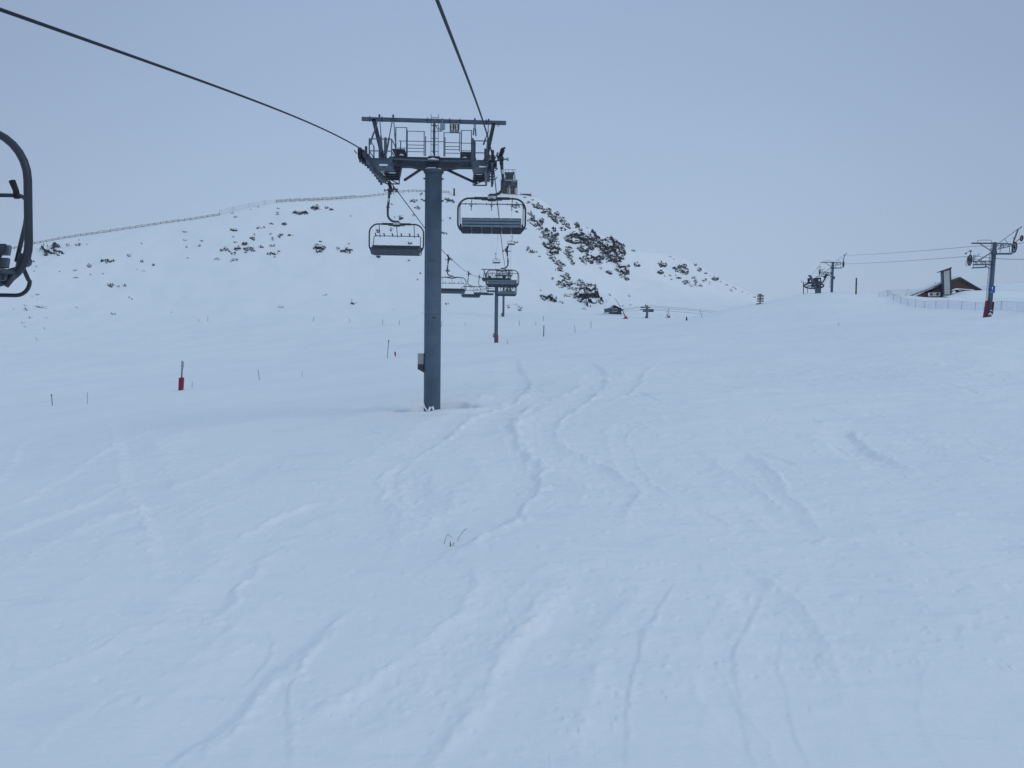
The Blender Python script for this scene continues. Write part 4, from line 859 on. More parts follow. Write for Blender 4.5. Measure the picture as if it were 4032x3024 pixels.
# ------------------------------------------------------------------ older small lift on the right: pylons and return wheel
RD = Vector((14, 70, 0)).normalized(); ANG = -math.atan2(RD.x, RD.y)
def pylon(loc, lean, label, hgt, full, sc=1.0):
    t = thing('pylon', loc, label, 'lift pylon', 'pylons of the small lift on the right', rot=(0, R(lean), ANG), sc=sc)
    MB().cyl((0, 0, -1.5), (0, 0, hgt), .235, 20, .19).ring((0, 0, hgt - 1.05), (0, 0, 1), .2, .27, .35, 20).ring((0, 0, hgt * .36), (0, 0, 1), .2, .25, .06, 20).build('pole', M['pole'], t)
    H = hgt
    def Z(ry): return H - (ry - 330) * .0062
    def X(rx): return (rx - 742) * .0057
    MB().bar((0, 0, Z(345)), (X(370), 0, Z(350)), .13, .13).bar((X(500), 0, Z(355)), (X(690), 0, Z(465)), .07).tube([(X(455), -.1, Z(345)), (X(458), -.1, Z(305)), (X(490), -.1, Z(300)), (X(655), -.1, Z(296)), (X(682), -.1, Z(306)), (X(685), -.1, Z(470))], .022, 6).build('lifting_arm', M['steel'], t)
    for s in (-1, 1):
        if s > 0:
            zt_, zb_, xe = Z(345), Z(455), X(1000)
        else:
            zt_, zb_, xe = Z(632), Z(692), X(425)
        m = MB()
        for y in (-.18, .18):
            m.bar((0, y, zt_), (xe, y, zt_ - (.02 if s > 0 else .05)), .055).bar((0, y, zb_), (xe, y, zb_ + (.42 if s > 0 else 0)), .055)
            for k in range(4): a, b = k / 4, (k + 1) / 4; zb2 = zb_ + (.42 * a if s > 0 else 0); m.bar((xe * a, y, zb2), (xe * b if k % 2 else xe * a + .001, y, zt_), .04); m.bar((xe * a, y, zb2), (xe * b, y, zt_), .035)
        if s < 0: m.bar((X(690), 0, Z(500)), (X(450), 0, Z(665)), .09)
        m.build('arm_truss', M['steel'], t)
        cx_, cz_ = (X(1060), Z(405)) if s > 0 else (X(362), Z(625))
        w = MB().ring((cx_, 0, cz_), (1, 0, 0), .44, .56, .09, 28).ring((cx_, 0, cz_), (1, 0, 0), .03, .11, .16, 14).spokes((cx_, 0, cz_), (1, 0, 0), .47, 8, .05)
        w.build('rope_wheel', M['dark'], t)
        MB().bar((xe, 0, zt_ - .1), (cx_, 0, cz_), .08).build('axle', M['steel'], t)
        if s > 0:
            MB().bar((X(790), -.2, Z(517)), (X(1010), -.2, Z(513)), .5, .13).bar((X(815), -.35, Z(500)), (X(815), -.35, Z(350)), .04).bar((X(965), -.35, Z(500)), (X(958), -.35, Z(350)), .04).bar((X(1000), -.2, Z(505)), (X(1030), -.1, Z(400)), .04).build('catwalk', M['steel'], t)
            MB().bar((X(1035), 0, Z(330)), (X(1095), 0, Z(112)), .11).bar((X(1090), 0, Z(118)), (X(1155), 0, Z(72)), .08).bar((X(800), 0, Z(348)), (X(1090), 0, Z(112)), .045).bar((X(895), 0, Z(272)), (X(950), 0, Z(345)), .035).bar((X(1020), 0, Z(258)), (X(1065), 0, Z(250)), .07).build('boom', M['steel'], t)
            if full:
                MB().bar((X(1080), 0, Z(310)), (X(1140), 0, Z(262)), .06).ring((X(1162), 0, Z(258)), (1, 0, 0), .17, .30, .09, 22).bar((X(1140), 0, Z(258)), (X(1245), 0, Z(250)), .07).cyl((X(1238), 0, Z(250)), (X(1250), 0, Z(250)), .1, 10).build('deflection_wheel', M['dark'], t)
        else:
            MB().bar((X(400), -.2, Z(752)), (X(620), -.2, Z(735)), .4, .1).bar((X(430), -.2, Z(703)), (X(690), -.2, Z(690)), .4, .07).bar((X(405), -.35, Z(752)), (X(400), -.35, Z(600)), .04).bar((X(620), 0, Z(705)), (X(700), 0, Z(760)), .06).bar((X(598), -.3, Z(740)), (X(598), -.3, Z(650)), .04).build('catwalk', M['steel'], t)
            MB().bar((X(372), 0, Z(540)), (X(350), 0, Z(455)), .05).bar((X(350), 0, Z(470)), (X(295), 0, Z(512)), .04).box((X(290), 0, Z(518)), (.13, .1, .16)).box((X(368), 0, Z(478)), (.2, .08, .12)).tube([(X(325), 0, Z(560)), (X(312), 0, Z(640)), (X(302), 0, Z(700)), (X(325), 0, Z(722))], .025, 6).build('guide_lever', M['dark'], t)
            MB().tube([(X(410), -.1, Z(560)), (X(470), -.1, Z(555)), (X(495), -.1, Z(535)), (X(497), -.1, Z(508))], .03, 6).bar((X(405), 0, Z(600)), (X(545), 0, Z(610)), .04).bar((X(415), 0, Z(540)), (X(415), 0, Z(640)), .04).bar((X(440), 0, Z(530)), (X(440), 0, Z(620)), .04).bar((X(545), 0, Z(605)), (X(545), 0, Z(690)), .05).build('rope_guide', M['steel'], t)
    ld = MB()
    for y in (-.16, .16): ld.bar((-.34, y, .8), (-.31, y, hgt - .6), .03)
    for k in range(int((hgt - 1.6) / .3)): ld.bar((-.33, -.16, 1 + k * .3), (-.33, .16, 1 + k * .3), .02)
    ld.build('ladder', M['steel'], t)
    return t
pa = hit(3894, 1247); pa.z -= .0
sa_ = pa.y / 78.0
pA = pylon(pa, 1.8, 'leaning grey pylon with red padding and a blue arrow sign, near the right edge', 7.45, True, sa_)
sg = MB().box((.0, -.29, 2.72), (.50, .03, .70)).build('arrow_sign', M['pblue'], pA)
MB().prism([(-.03, -.16), (.03, -.16), (.03, .05), (.09, .03), (.0, .17), (-.09, .03), (-.03, .05)], (0, -.31, 2.83), (1, 0, 0), (0, 0, 1), (0, -1, 0), .006).box((-.04, -.308, 2.45), (.34, .006, .03)).build('white_arrow', M['white'], sg)
MB().box((-.33, -.12, .72), (.26, .5, 1.75), Matrix.Rotation(.07, 3, 'Y')).build('red_pad', M['red'], pA)
MB().box((.26, .05, .85), (.10, .45, 1.3), Matrix.Rotation(.03, 3, 'Y')).build('red_pad', M['red'], pA)
MB().tube([(-.2, -.24, .15), (-.02, -.28, .32), (.2, -.24, .2)], [.05, .11, .04], 8).tube([(-.1, -.25, .6), (.08, -.27, .62), (.2, -.22, .55)], [.02, .05, .02], 8).build('snow_crust', M['cap'], pA)
pb = hit(3275, 1150); sb_ = pb.y / 78.0 * .56
pB = pylon(pb, .3, 'smaller grey pylon standing on the snow crest beside the return wheel', 6.55 / (sb_) * (pb.y / 150) * .90, False, sb_)
MB().box((.26, -.1, 2.6), (.3, .3, .5)).build('switch_box', M['steel'], pB)
# thin ropes of the small lift
def thin_rope(pts, label, r=.02, sag=.0):
    out = []
    for a, b in zip(pts[:-1], pts[1:]):
        a = Vector(a); b = Vector(b)
        for k in range(14): t = k / 14; out.append(a.lerp(b, t) + Vector((0, 0, -4 * sag * t * (1 - t))))
    out.append(Vector(pts[-1]))
    return tag(MB().tube(out, r, 6).build('rope', M['rope']), label, 'cable', 'thin ropes of the small lifts')
yA, yB = pa.y, pb.y
thin_rope([P(3321, 1006, yB), P(3846, 969, yA + 2), P(4060, 951, yA - 14), P(4600, 900, yA - 40)], 'upper thin rope between the crest pylon and the leaning pylon', .018, .12)
thin_rope([P(3323, 1039, yB), P(3800, 1010, yA), P(3850, 1009, yA - 1), P(4060, 1019, yA - 12), P(4500, 1040, yA - 40)], 'lower thin rope between the crest pylon and the leaning pylon', .018, .12)
thin_rope([P(3231, 1040, yB), P(3196, 1084, yB + 12)], 'short thin rope from the crest pylon to the left mast of the return wheel', .018)
thin_rope([P(3318, 1040, yB), P(3290, 1050, yB + 3), P(3243, 1121, yB + 12)], 'short thin rope from the crest pylon to the right rim of the return wheel', .018)
# return wheel station
def st(rx, ry, dy=0): return P(3130 + rx * .1386, 970 + ry * .1386, ys_ + dy)
g0 = hit(3130 + 670 * .1386, 970 + 1325 * .1386); ys_ = g0.y; u_ = ys_ / F * .1386
rs = thing('return_station', g0, 'return wheel of the small lift with a slanting mast, on the snow crest', 'lift station')
def L_(rx, ry, dy=0): return st(rx, ry, dy) - g0
MB().bar(L_(670, 1400), L_(660, 1020), 95 * u_, 1.0, (0, 1, 0)).bar(L_(560, 1030), L_(790, 1025), .35, .3).build('pedestal', M['steel'], rs)
MB().bar(L_(650, 1335, -.9), L_(435, 845, -.9), 55 * u_, .35, (0, 1, 0)).box(L_(415, 835, -.9), (.4, .3, .25)).build('mast', M['pole'], rs)
MB().prism([(-.95, 0), (.75, 0), (.65, .95), (-.3, .95)], L_(640, 1030, -.4), (1, 0, 0), (0, 0, 1), (0, 1, 0), 1.2).bar(L_(590, 865), L_(750, 850), .1).bar(L_(525, 925), L_(610, 915), .06).bar(L_(525, 925), L_(530, 985), .05).build('drive_house', M['dark'], rs)
MB().box(L_(690, 960, -.75) , (.3, .05, .3)).build('snow_patch', M['cap'], rs)
MB().bar(L_(790, 1025), L_(918, 805), .28, .2).cyl(L_(835, 870, -.2), L_(860, 880, .2), .2, 12).cyl(L_(870, 820, -.2), L_(885, 830, .2), .15, 12).build('boom', M['dark'], rs)
wc = L_(540, 1120, -.6)
MB().ring(wc, (.10, .22, 1), 235 * u_, 270 * u_, .18, 44).spokes(wc, (.10, .22, 1), 240 * u_, 8, .10).ring(wc, (.10, .22, 1), .1, .45, .4, 20).build('bull_wheel', M['dark'], rs)
MB().bar(L_(240, 1345), L_(240, 1035), .13).bar(L_(235, 1035), L_(520, 1035), .10).ring(L_(205, 1005), (0, 1, 0), 26 * u_, 34 * u_, .05, 20).box(L_(255, 1332), (.3, .2, .08)).build('gate_frame', M['lwood'], rs)
MB().bar(L_(357, 1335), L_(357, 1195), .08).bar(L_(578, 1335), L_(578, 1190), .09).tube([L_(290, 1180), L_(400, 1205, -.6), L_(600, 1205, -.6), L_(760, 1165)], .03, 6).build('guard_post', M['lwood'], rs)
MB().cyl(L_(390, 1035), L_(385, 905), .2, 14).ring(L_(405, 945, -.1), (0, 1, 0), .12, .24, .1, 18).bar(L_(400, 1025), L_(560, 1020), .2).build('tension_unit', M['dark'], rs)
MB().bar(L_(738, 735), L_(672, 860), .03).bar(L_(738, 735), L_(745, 860), .03).bar(L_(715, 780), L_(742, 780), .03).bar(L_(700, 815), L_(744, 815), .03).build('ladder', M['steel'], rs)
# lone post
pp = hit(3370.5, 1159)
po = MB().cyl((0, 0, -.4), (-.03, 0, 64 * pp.y / F), .145 * pp.y / 150, 14, .13 * pp.y / 150).ring((0, 0, 1.9), (0, 0, 1), .12, .17, .12, 14).build('post', M['dark'], None, pp)
tag(po, 'thick dark lone post standing on the crest right of the crest pylon', 'post')
# ------------------------------------------------------------------ restaurant building half buried on the right
hb = hit(3440 + 1330 * .208, 1020 + 690 * .208); yh = hb.y; uh = yh / F * .208          # metres per crop pixel
def HP(rx, ry, dy=0): return P(3440 + rx * .208, 1020 + ry * .208, yh + dy) - h0
h0 = Vector((0, 0, 0)); h0 = P(3440 + 1330 * .208, 1020 + 690 * .208, yh)
bld = thing('mountain_restaurant', h0, 'brown wooden building with a tall white chimney, snowed in up to its roof', 'building')
def wall(pts, dep, name, m, dy=0, par=bld):
    a = [HP(x, y, dy) for x, y in pts]; n = len(a); MBx = MB(); vs = a + [p + Vector((.28 * dep, dep, 0)) for p in a]
    MBx.add(vs, [tuple(range(n)), tuple(range(2 * n - 1, n - 1, -1))] + [(i, n + i, n + (i + 1) % n, (i + 1) % n) for i in range(n)])
    return MBx.build(name, m, par)
wl = wall([(1310, 505), (1420, 455), (1640, 365), (2020, 592), (2020, 900), (700, 900), (700, 725), (1030, 635)], 9, 'wall', M['wood'])
wall([(640, 722), (1305, 490), (1640, 352), (2045, 588), (2045, 600), (1640, 368), (1305, 504), (640, 728)], .5, 'verge_board', M['steel'], -.35)
# snowy roof slopes running back
def quad(ps, t, m, name, par=bld, smooth=False):
    ps = [Vector(p) for p in ps]; n = (ps[1] - ps[0]).cross(ps[2] - ps[0]).normalized()
    if n.z < 0: n = -n
    mb = MB(); vs = ps + [p + n * t for p in ps]; mb.add(vs, [(3, 2, 1, 0), (4, 5, 6, 7), (0, 1, 5, 4), (1, 2, 6, 5), (2, 3, 7, 6), (3, 0, 4, 7)]); return mb.build(name, m, par)
bk_ = Vector((2.6, 9.3, .1))
A0, A1, A2 = HP(640, 722, -.4), HP(1640, 350, -.4), HP(2045, 586, -.4)
rf = quad([A0, A1, A1 + bk_, A0 + bk_], .10, M['dark'], 'roof'); quad([A1, A2, A2 + bk_, A1 + bk_], .10, M['dark'], 'roof')
up_ = Vector((0, 0, .13))
quad([A0 + up_ + Vector((.1, .25, 0)), A1 + up_ + Vector((0, .25, 0)), A1 + bk_ + up_, A0 + bk_ + up_], .38, M['cap'], 'roof_snow', rf)
quad([A1 + up_ + Vector((0, .25, 0)), A2 + up_ + Vector((-.1, .25, 0)), A2 + bk_ + up_, A1 + bk_ + up_], .10, M['cap'], 'roof_snow', rf)
ch = wall([(1300, 215), (1462, 175), (1462, 700), (1320, 700)], 1.3, 'chimney', M['steel'], -1.3)
wall([(1325, 232), (1438, 205), (1448, 668), (1340, 672)], .05, 'pale_panel', M['stone'], -1.36, ch)
wall([(1255, 228), (1480, 150), (1480, 178), (1258, 245)], 2.0, 'cap', M['dark'], -1.7, ch)
wall([(1320, 225), (1326, 231), (1340, 668), (1332, 668)], .08, 'edge_trim', M['dark'], -1.40, ch)
wall([(1440, 185), (1466, 178), (1478, 640), (1452, 640)], .08, 'edge_trim', M['dark'], -1.40, ch)
wall([(1480, 585), (1560, 552), (1900, 578), (1900, 590), (1560, 568), (1485, 600)], .8, 'snowy_ledge', M['cap'], -.9)
wall([(1480, 600), (1570, 566), (1700, 615), (1690, 640), (1480, 650)], .6, 'porch_roof', M['ink'], -.7)
wall([(1490, 598), (1575, 566), (1680, 608), (1672, 612), (1575, 576), (1495, 606)], .3, 'porch_snow', M['cap'], -1.05)
wall([(1480, 625), (1540, 600), (1560, 640), (1480, 660)], .4, 'snow_heap', M['cap'], -1.1)
MB().bar(HP(1170, 560, 3), HP(1168, 440, 3), .09).build('flue', M['steel'], bld)
bn = thing('banner', HP(1148, 668, -.25) + h0, 'white banner with two round marks fixed to the snowed-in brown building', 'banner')
def BL(rx, ry, dy=-.25): return HP(rx, ry, dy) + h0 - Vector(bn.location)
MB().prism([(BL(x, y).x, BL(x, y).z) for x, y in ((1028, 640), (1262, 628), (1268, 690), (1240, 706), (1034, 706))], (0, 0, 0), (1, 0, 0), (0, 0, 1), (0, 1, 0), .05).build('cloth', M['white'], bn)
for cx_, cy_, m_ in ((1092, 670, 'maroon'), (1208, 664, 'ink')):
    c = BL(cx_, cy_); MB().ring(c + Vector((0, -.03, 0)), (0, 1, 0), .12, .26, .03, 24).box(c + Vector((.0, -.03, 0)), (.09, .03, .3)).build('round_mark', M[m_], bn)
MB().bar(BL(1140, 650) + Vector((0, -.03, 0)), BL(1158, 690) + Vector((0, -.03, 0)), .05).bar(BL(1160, 655) + Vector((0, -.03, 0)), BL(1150, 668) + Vector((0, -.03, 0)), .05).build('small_mark', M['steel'], bn)

# wind-packed snow bank against the building
bk = MB(); cu_ = [1230, 1330, 1440, 1500, 1560, 1630, 1700, 1780, 1850, 1950, 2040, 2150, 2300, 2500, 2800]; cv_ = [712, 700, 688, 668, 645, 622, 606, 599, 596, 596, 597, 598, 600, 606, 640]
NS = 60; nP = 10
for i in range(NS + 1):
    rx = 1230 + (2800 - 1230) * i / NS; ry = float(np.interp(rx, cu_, cv_)) + 2.5 * math.sin(rx * .05) + 1.5 * math.sin(rx * .13)
    c = HP(rx, ry, -1.6) + h0
    for k in range(nP + 1):
        t = k / nP; y = c.y + 9 * (.25 - t * 1.25) if k == 0 else c.y - 8 * (k - 1) / (nP - 1)
        gz_ = ground_z(c.x, y) - .5; s_ = (k - 1) / (nP - 1) if k else 0
        f_ = .5 + .5 * math.cos(math.pi * min(1, s_)); z = gz_ + (c.z - gz_) * f_ if k else c.z - .25
        bk.v.append((c.x, y, z))
for i in range(NS):
    for k in range(nP):
        a = i * (nP + 1) + k; bk.f.append((a, a + 1, a + nP + 2, a + nP + 1)); bk.s.append(True)
tag(bk.build('snow_bank', M['snow']), kind='structure')

# blue safety net fence
def net_fence(posts, name, label, mat_, nm='net_fence', pr=.022, fixed=None, postmat='pole_thin'):
    pts = []
    for (u, vt, ub, vb) in posts:
        b = hit(ub, vb) if fixed is None else P(ub, vb, fixed); pts.append((b, P(u, vt, b.y)))
    o0 = pts[0][0]
    f = thing(nm, o0, label, 'fence')
    for i, (b, t) in enumerate(pts): MB().cyl(b - o0 - Vector((0, 0, .25)), t - o0 + Vector((0, 0, .06)), pr, 6).build('post', M[postmat], f)
    m = MB(); n = len(pts)
    for i in range(n - 1):
        (b0, t0), (b1, t1) = pts[i], pts[i + 1]
        for k in range(8):
            a, c = k / 8, (k + 1) / 8; sg_ = lambda q: -.10 * 4 * q * (1 - q) * (t0 - b0).length * .5
            m.add([b0.lerp(b1, a) - o0, b0.lerp(b1, c) - o0, t0.lerp(t1, c) - o0 + Vector((0, 0, sg_(c))), t0.lerp(t1, a) - o0 + Vector((0, 0, sg_(a)))], [(0, 1, 2, 3)], True)
    m.build('net', mat_, f)
    tp = MB(); tp.tube([t - o0 for b, t in pts], .012, 5); tp.build('top_cord', M['pole_thin'], f)
    return f
def q4(l): return [(3440 + a * .208, 1020 + b * .208, 3440 + c * .208, 1020 + d * .208) for a, b, c, d in l]
net_fence(q4([(100, 640, 92, 712), (262, 590, 262, 705), (378, 668, 368, 785), (512, 715, 512, 840), (650, 755, 640, 880), (790, 765, 788, 910), (970, 798, 965, 935), (1180, 790, 1178, 945), (1413, 788, 1410, 945), (1678, 800, 1660, 955), (1928, 825, 1915, 965), (2180, 818, 2170, 962)])
          + [(3944, 1186, 3940, 1224), (4040, 1191, 4040, 1232), (4200, 1200, 4200, 1244)], 'net', 'long blue safety net curving over the snow before the brown building', M['net'])
net_fence(q4([(262, 590, 262, 690), (650, 578, 600, 705), (1015, 595, 1010, 640)]), 'net', 'short faint safety net rising behind the long blue net, left of the brown building', M['netgrey'])

# brown direction signs
s0 = hit(2560 + 2080 * .208, 960 + 1138 * .208); su = s0.y / F * .208
sp = thing('direction_sign', s0, 'post stacked with brown wooden direction boards on the crest', 'sign')
def SL(rx, ry): return Vector(((rx - 2080) * su, 0, (1130 - ry) * su))
MB().bar(SL(2080, 1160), SL(2080, 945), .16).box(SL(2078, 950), (.5, .3, .14)).build('post', M['sign_wood'], sp)
MB().box(SL(2055, 1128), (.75, .5, .14)).bar(SL(2055, 1118), SL(2145, 1124), .07).build('base', M['sign_wood'], sp)
for k, ry in enumerate((970, 997, 1025, 1052, 1080)):
    h_ = 9 * su; c = SL(2080, ry)
    MB().prism([(-.62, 0), (-.55, h_), (-.08, h_), (-.08, -h_), (-.55, -h_)], c + Vector((0, -.12, 0)), (1, 0, 0), (0, 0, 1), (0, -1, 0), .05).build('board', M['sign_wood'], sp)
    MB().prism([(.08, h_), (.58, h_), (.58, -h_), (.08, -h_)], c + Vector((0, -.12, -.02)), (1, 0, 0), (0, 0, 1), (0, -1, 0), .05).build('board', M['sign_wood'], sp)

# small hut, snow lance, two-seat lift far behind
def fp(rx, ry): return (2360 + rx * .1718, 1180 + ry * .1718)
hc = hit(*fp(390, 335)); hu = hc.y / F * .1718
hut = thing('hut', hc, 'small dark wooden hut with a pitched roof at the foot of the rocky hill', 'hut')
def FL(rx, ry, dy=0): return Vector(((rx - 390) * hu, dy, (335 - ry) * hu))
w = MB(); w.prism([(FL(x, y).x, FL(x, y).z) for x, y in ((250, 360), (505, 360), (505, 235), (345, 150), (250, 225))], (0, 0, 0), (1, 0, 0), (0, 0, 1), (0, 1, 0), 4.5); w.build('wall', M['dark'], hut)
rf = MB()
for a, b in (((335, 132), (215, 225)), ((335, 132), (562, 242))):
    p, q = FL(*a, -.4), FL(*b, -.4); rf.add([p, q, q + Vector((0, 5.3, 0)), p + Vector((0, 5.3, 0)), p + Vector((0, 0, .14)), q + Vector((0, 0, .14)), q + Vector((0, 5.3, .14)), p + Vector((0, 5.3, .14))], [(3, 2, 1, 0), (4, 5, 6, 7), (0, 1, 5, 4), (1, 2, 6, 5), (2, 3, 7, 6), (3, 0, 4, 7)])
rf.build('roof', M['dark'], hut)
wn = MB().prism([(FL(x, y).x, FL(x, y).z) for x, y in ((275, 235), (330, 212), (420, 206), (415, 268), (345, 285), (280, 272))], (0, -.05, 0), (1, 0, 0), (0, 0, 1), (0, 1, 0), .04).build('window', M['shell'], hut)
MB().tube([FL(285, 232, -.08), FL(330, 214, -.08), FL(418, 208, -.08)], .05, 5).tube([FL(280, 274, -.08), FL(350, 276, -.08), FL(412, 258, -.08)], .05, 5).build('snow_sill', M['cap'], wn)
MB().bar(FL(250, 235), FL(112, 262), .12, 1.4).bar(FL(112, 262), FL(120, 285), .07).bar(FL(120, 285), FL(250, 292), .07).build('canopy', M['steel'], hut)
MB().tube([FL(106, 268), FL(105, 300), FL(112, 348), FL(136, 362), FL(100, 385), FL(84, 402)], .045, 6).build('bent_rail', M['steel'], hut)
lb = hit(*fp(590, 440)); lu = lb.y / F * .1718
def SLn(rx, ry): return Vector(((rx - 590) * lu, 0, (440 - ry) * lu))
ln = thing('snow_lance', lb, 'slanting snowmaking lance with a bright red pad, right of the small hut', 'snow lance')
MB().tube([SLn(600, 410), SLn(545, 285), SLn(365, -5), SLn(352, -32)], [.17, .12, .06, .05], 8).build('lance_tube', M['steel'], ln)
MB().prism([(SLn(x, y).x, SLn(x, y).z) for x, y in ((578, 392), (600, 380), (632, 384), (638, 410), (606, 425), (580, 440), (568, 425))], (0, -.3, 0), (1, 0, 0), (0, 0, 1), (0, 1, 0), .6).build('red_pad', M['orange'], ln)
MB().bar(SLn(530, 440), SLn(655, 424), .06, .3).build('snow_skid', M['pole_thin'], ln)
pc = hit(*fp(1090, 422)); pu = pc.y / F * .1718
def TL(rx, ry, dy=0): return Vector(((rx - 1090) * pu, dy, (422 - ry) * pu))
tp = thing('pylon', pc, 'short far pylon with two tiers of wheels right of the small hut', 'lift pylon')
MB().bar(TL(1090, 470), TL(1090, 150), 46 * pu, .5, (0, 1, 0)).bar(TL(1045, 115), TL(1110, 165), .2).bar(TL(1045, 110), TL(1050, 170), .16).build('pole', M['pole'], tp)
MB().bar(TL(1104, 180), TL(1104, 55), .04).build('antenna', M['steel'], tp)
MB().bar(TL(940, 180), TL(1155, 178), .18, .25).bar(TL(930, 229), TL(1030, 227), .12, .25).bar(TL(1020, 225), TL(1240, 230), .2, .3).bar(TL(990, 263), TL(1240, 263), .1, .5).build('cross_arm', M['dark'], tp)
for rx, ry in ((955, 180), (985, 180), (1010, 178), (1140, 182), (1165, 228), (1195, 232), (1225, 232), (1050, 228)): MB().ring(TL(rx, ry, -.2), (0, 1, 0), .04, 16 * pu, .15, 14).build('wheel', M['dark'], tp)
MB().box(TL(1062, 398, -.2), (36 * pu, .4, 36 * pu)).build('red_box', M['maroon'], tp)
yq = pc.y; gq = 'thin ropes of the small lifts'
far_end = lambda x, y: P(2340 + x * .3255, 1140 + y * .3255, 215)
def fpp(rx, ry, y): return P(*fp(rx, ry), y)
thin_rope([fpp(560, 240, hc.y), fpp(1030, 148, yq), fpp(1120, 130, yq), far_end(1590, 275)], 'top far rope from the small hut over the short far pylon', .03)
thin_rope([fpp(560, 266, hc.y), fpp(950, 232, yq), fpp(1240, 226, yq), far_end(1480, 312)], 'bottom far rope from the small hut over the short far pylon', .03)
thin_rope([fpp(540, 208, hc.y), fpp(940, 165, yq), fpp(1155, 170, yq), far_end(1560, 287)], 'middle far rope from the small hut over the short far pylon', .03)
def small_chair(rx0, ry0, rx1, ry1, y, lab, flip):
    a = fpp(rx0, ry0, y); k = y / F * .1718; H = (ry1 - ry0) * k
    t = thing('two_seat_chair', a, lab, 'chairlift chair', 'small chairs on the far lift')
    MB().tube([(0, 0, .05), (0, 0, -.45 * H), (.05 * flip, 0, -.55 * H), (.32, 0, -.68 * H), (.34, 0, -.98 * H)], .05, 6).tube([(.05 * flip, 0, -.55 * H), (-.32, 0, -.68 * H), (-.34, 0, -.98 * H)], .045, 6).box((0, 0, 0), (.25, .15, .12)).build('hanger', M['frame'], t)
    MB().box((0, .1, -.98 * H), (.75, .4, .12), Matrix.Rotation(.25, 3, 'Y')).box((.02, -.08, -.86 * H), (.7, .06, .3), Matrix.Rotation(.25, 3, 'Y')).build('seat', M['seat'], t)
small_chair(1552, 257, 1552, 455, yq - 18, 'lower left one of two tiny chairs on the far small lift', 1)
small_chair(1592, 206, 1598, 412, yq - 20, 'upper right one of two tiny chairs on the far small lift', -1)
fb = hit(*fp(2000, 472)); fu = fb.y / F * .1718
fr = thing('fir_tree', fb, 'tiny dark fir tree standing alone in the snow under the far small lift', 'tree')
MB().cyl((0, 0, -.2), (0, 0, 82 * fu), .07, 6, .02).build('trunk', M['twig'], fr)
m = MB()
for k in range(150):
    t = random.random() ** .8; z = (.1 + .9 * t) * 80 * fu; rr_ = (1 - t) * 20 * fu + .03; a = random.random() * 6.28; c = Vector((math.cos(a) * rr_, math.sin(a) * rr_, z - rr_ * .4)); i = Vector((0, 0, z + .05)); s_ = Vector((-math.sin(a), math.cos(a), 0)) * .09
    m.add([i, c + s_, c - s_], [(0, 1, 2)])
m.build('crown', M['fir'], fr)

# ------------------------------------------------------------------ hilltop: station, low shed, post
ysn = 377.0; k_ = ysn / F * (180 / 1866)
gz = hit(1940 + 650 * .09646, 640 + 1365 * .09646); ysn = gz.y + 3; k_ = ysn / F * .09646
def NP(rx, ry, dy=0): return P(1940 + rx * .09646, 640 + ry * .09646, ysn + dy) - n0
n0 = Vector((0, 0, 0)); n0 = P(1940 + 665 * .09646, 640 + 1365 * .09646, ysn)
sm = thing('summit_station', n0, 'tall dark lift station with railings on top, on the summit of the hill', 'lift station')
def NB(x0, y0, x1, y1, dep, dy, name, m, par=sm):
    a = NP(x0, y1, dy); b = NP(x1, y0, dy); return MB().box(((a.x + b.x) / 2, dy + dep / 2, (a.z + b.z) / 2), (abs(b.x - a.x), dep, abs(b.z - a.z))).build(name, m, par)
NB(395, 1000, 595, 1500, 4, .6, 'brown_panel', M['wood']); NB(715, 960, 895, 1500, 4, .6, 'brown_panel', M['wood'])
NB(330, 730, 1000, 960, 4.5, .2, 'upper_hall', M['dark'])
for x0, x1 in ((318, 345), (980, 1012), (600, 665)): NB(x0, 760, x1, 1500, .8, -.3, 'column', M['dark'])
for x0, x1 in ((358, 385), (668, 715), (940, 970)): NB(x0, 930, x1, 1480, .4, -.2, 'pale_post', M['light'])
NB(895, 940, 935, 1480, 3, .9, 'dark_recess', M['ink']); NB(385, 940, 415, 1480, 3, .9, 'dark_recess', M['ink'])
NB(760, 775, 985, 800, .5, -.1, 'pale_beam', M['light']); NB(310, 815, 440, 830, .5, -.1, 'pale_beam', M['light'])
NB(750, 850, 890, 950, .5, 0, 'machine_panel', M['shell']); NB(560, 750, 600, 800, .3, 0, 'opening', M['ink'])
rl = MB()
for ry in (292, 402): rl.bar(NP(470, ry), NP(950, ry), .16)
for rx in (512, 655, 803, 868): rl.bar(NP(rx, 292), NP(rx, 402), .14)
rl.bar(NP(868, 310), NP(850, 400), .14); rl.build('top_railing', M['frame'], sm)
md = MB()
for a, b, w_ in (((490, 445), (890, 455), .5), ((520, 540), (830, 560), .5), ((500, 655), (830, 655), .35), ((655, 480), (655, 700), .5), ((880, 500), (890, 700), .4), ((830, 440), (830, 740), .35), ((540, 480), (640, 640), .25), ((800, 480), (690, 640), .25), ((400, 500), (400, 700), .2), ((930, 520), (925, 700), .12)):
    md.bar(NP(*a), NP(*b), w_, 1.2)
md.build('wheel_frame', M['dark'], sm)
MB().tube([NP(300, 740), NP(295, 700), NP(320, 670), NP(400, 660)], .08, 6).tube([NP(900, 690), NP(990, 690), NP(1010, 740)], .09, 6).bar(NP(1000, 725), NP(1060, 732), .08).build('edge_railing', M['steel'], sm)
shb = hit(1940 + 1350 * .09646, 640 + 1400 * .09646); n1 = n0; 
sh = thing('shed', P(1940 + 1350 * .09646, 640 + 1400 * .09646, ysn + 1), 'low dark wooden shed on the hilltop right of the summit station', 'shed')
def SB(rx, ry): return P(1940 + rx * .09646, 640 + ry * .09646, ysn + 1) - sh.location
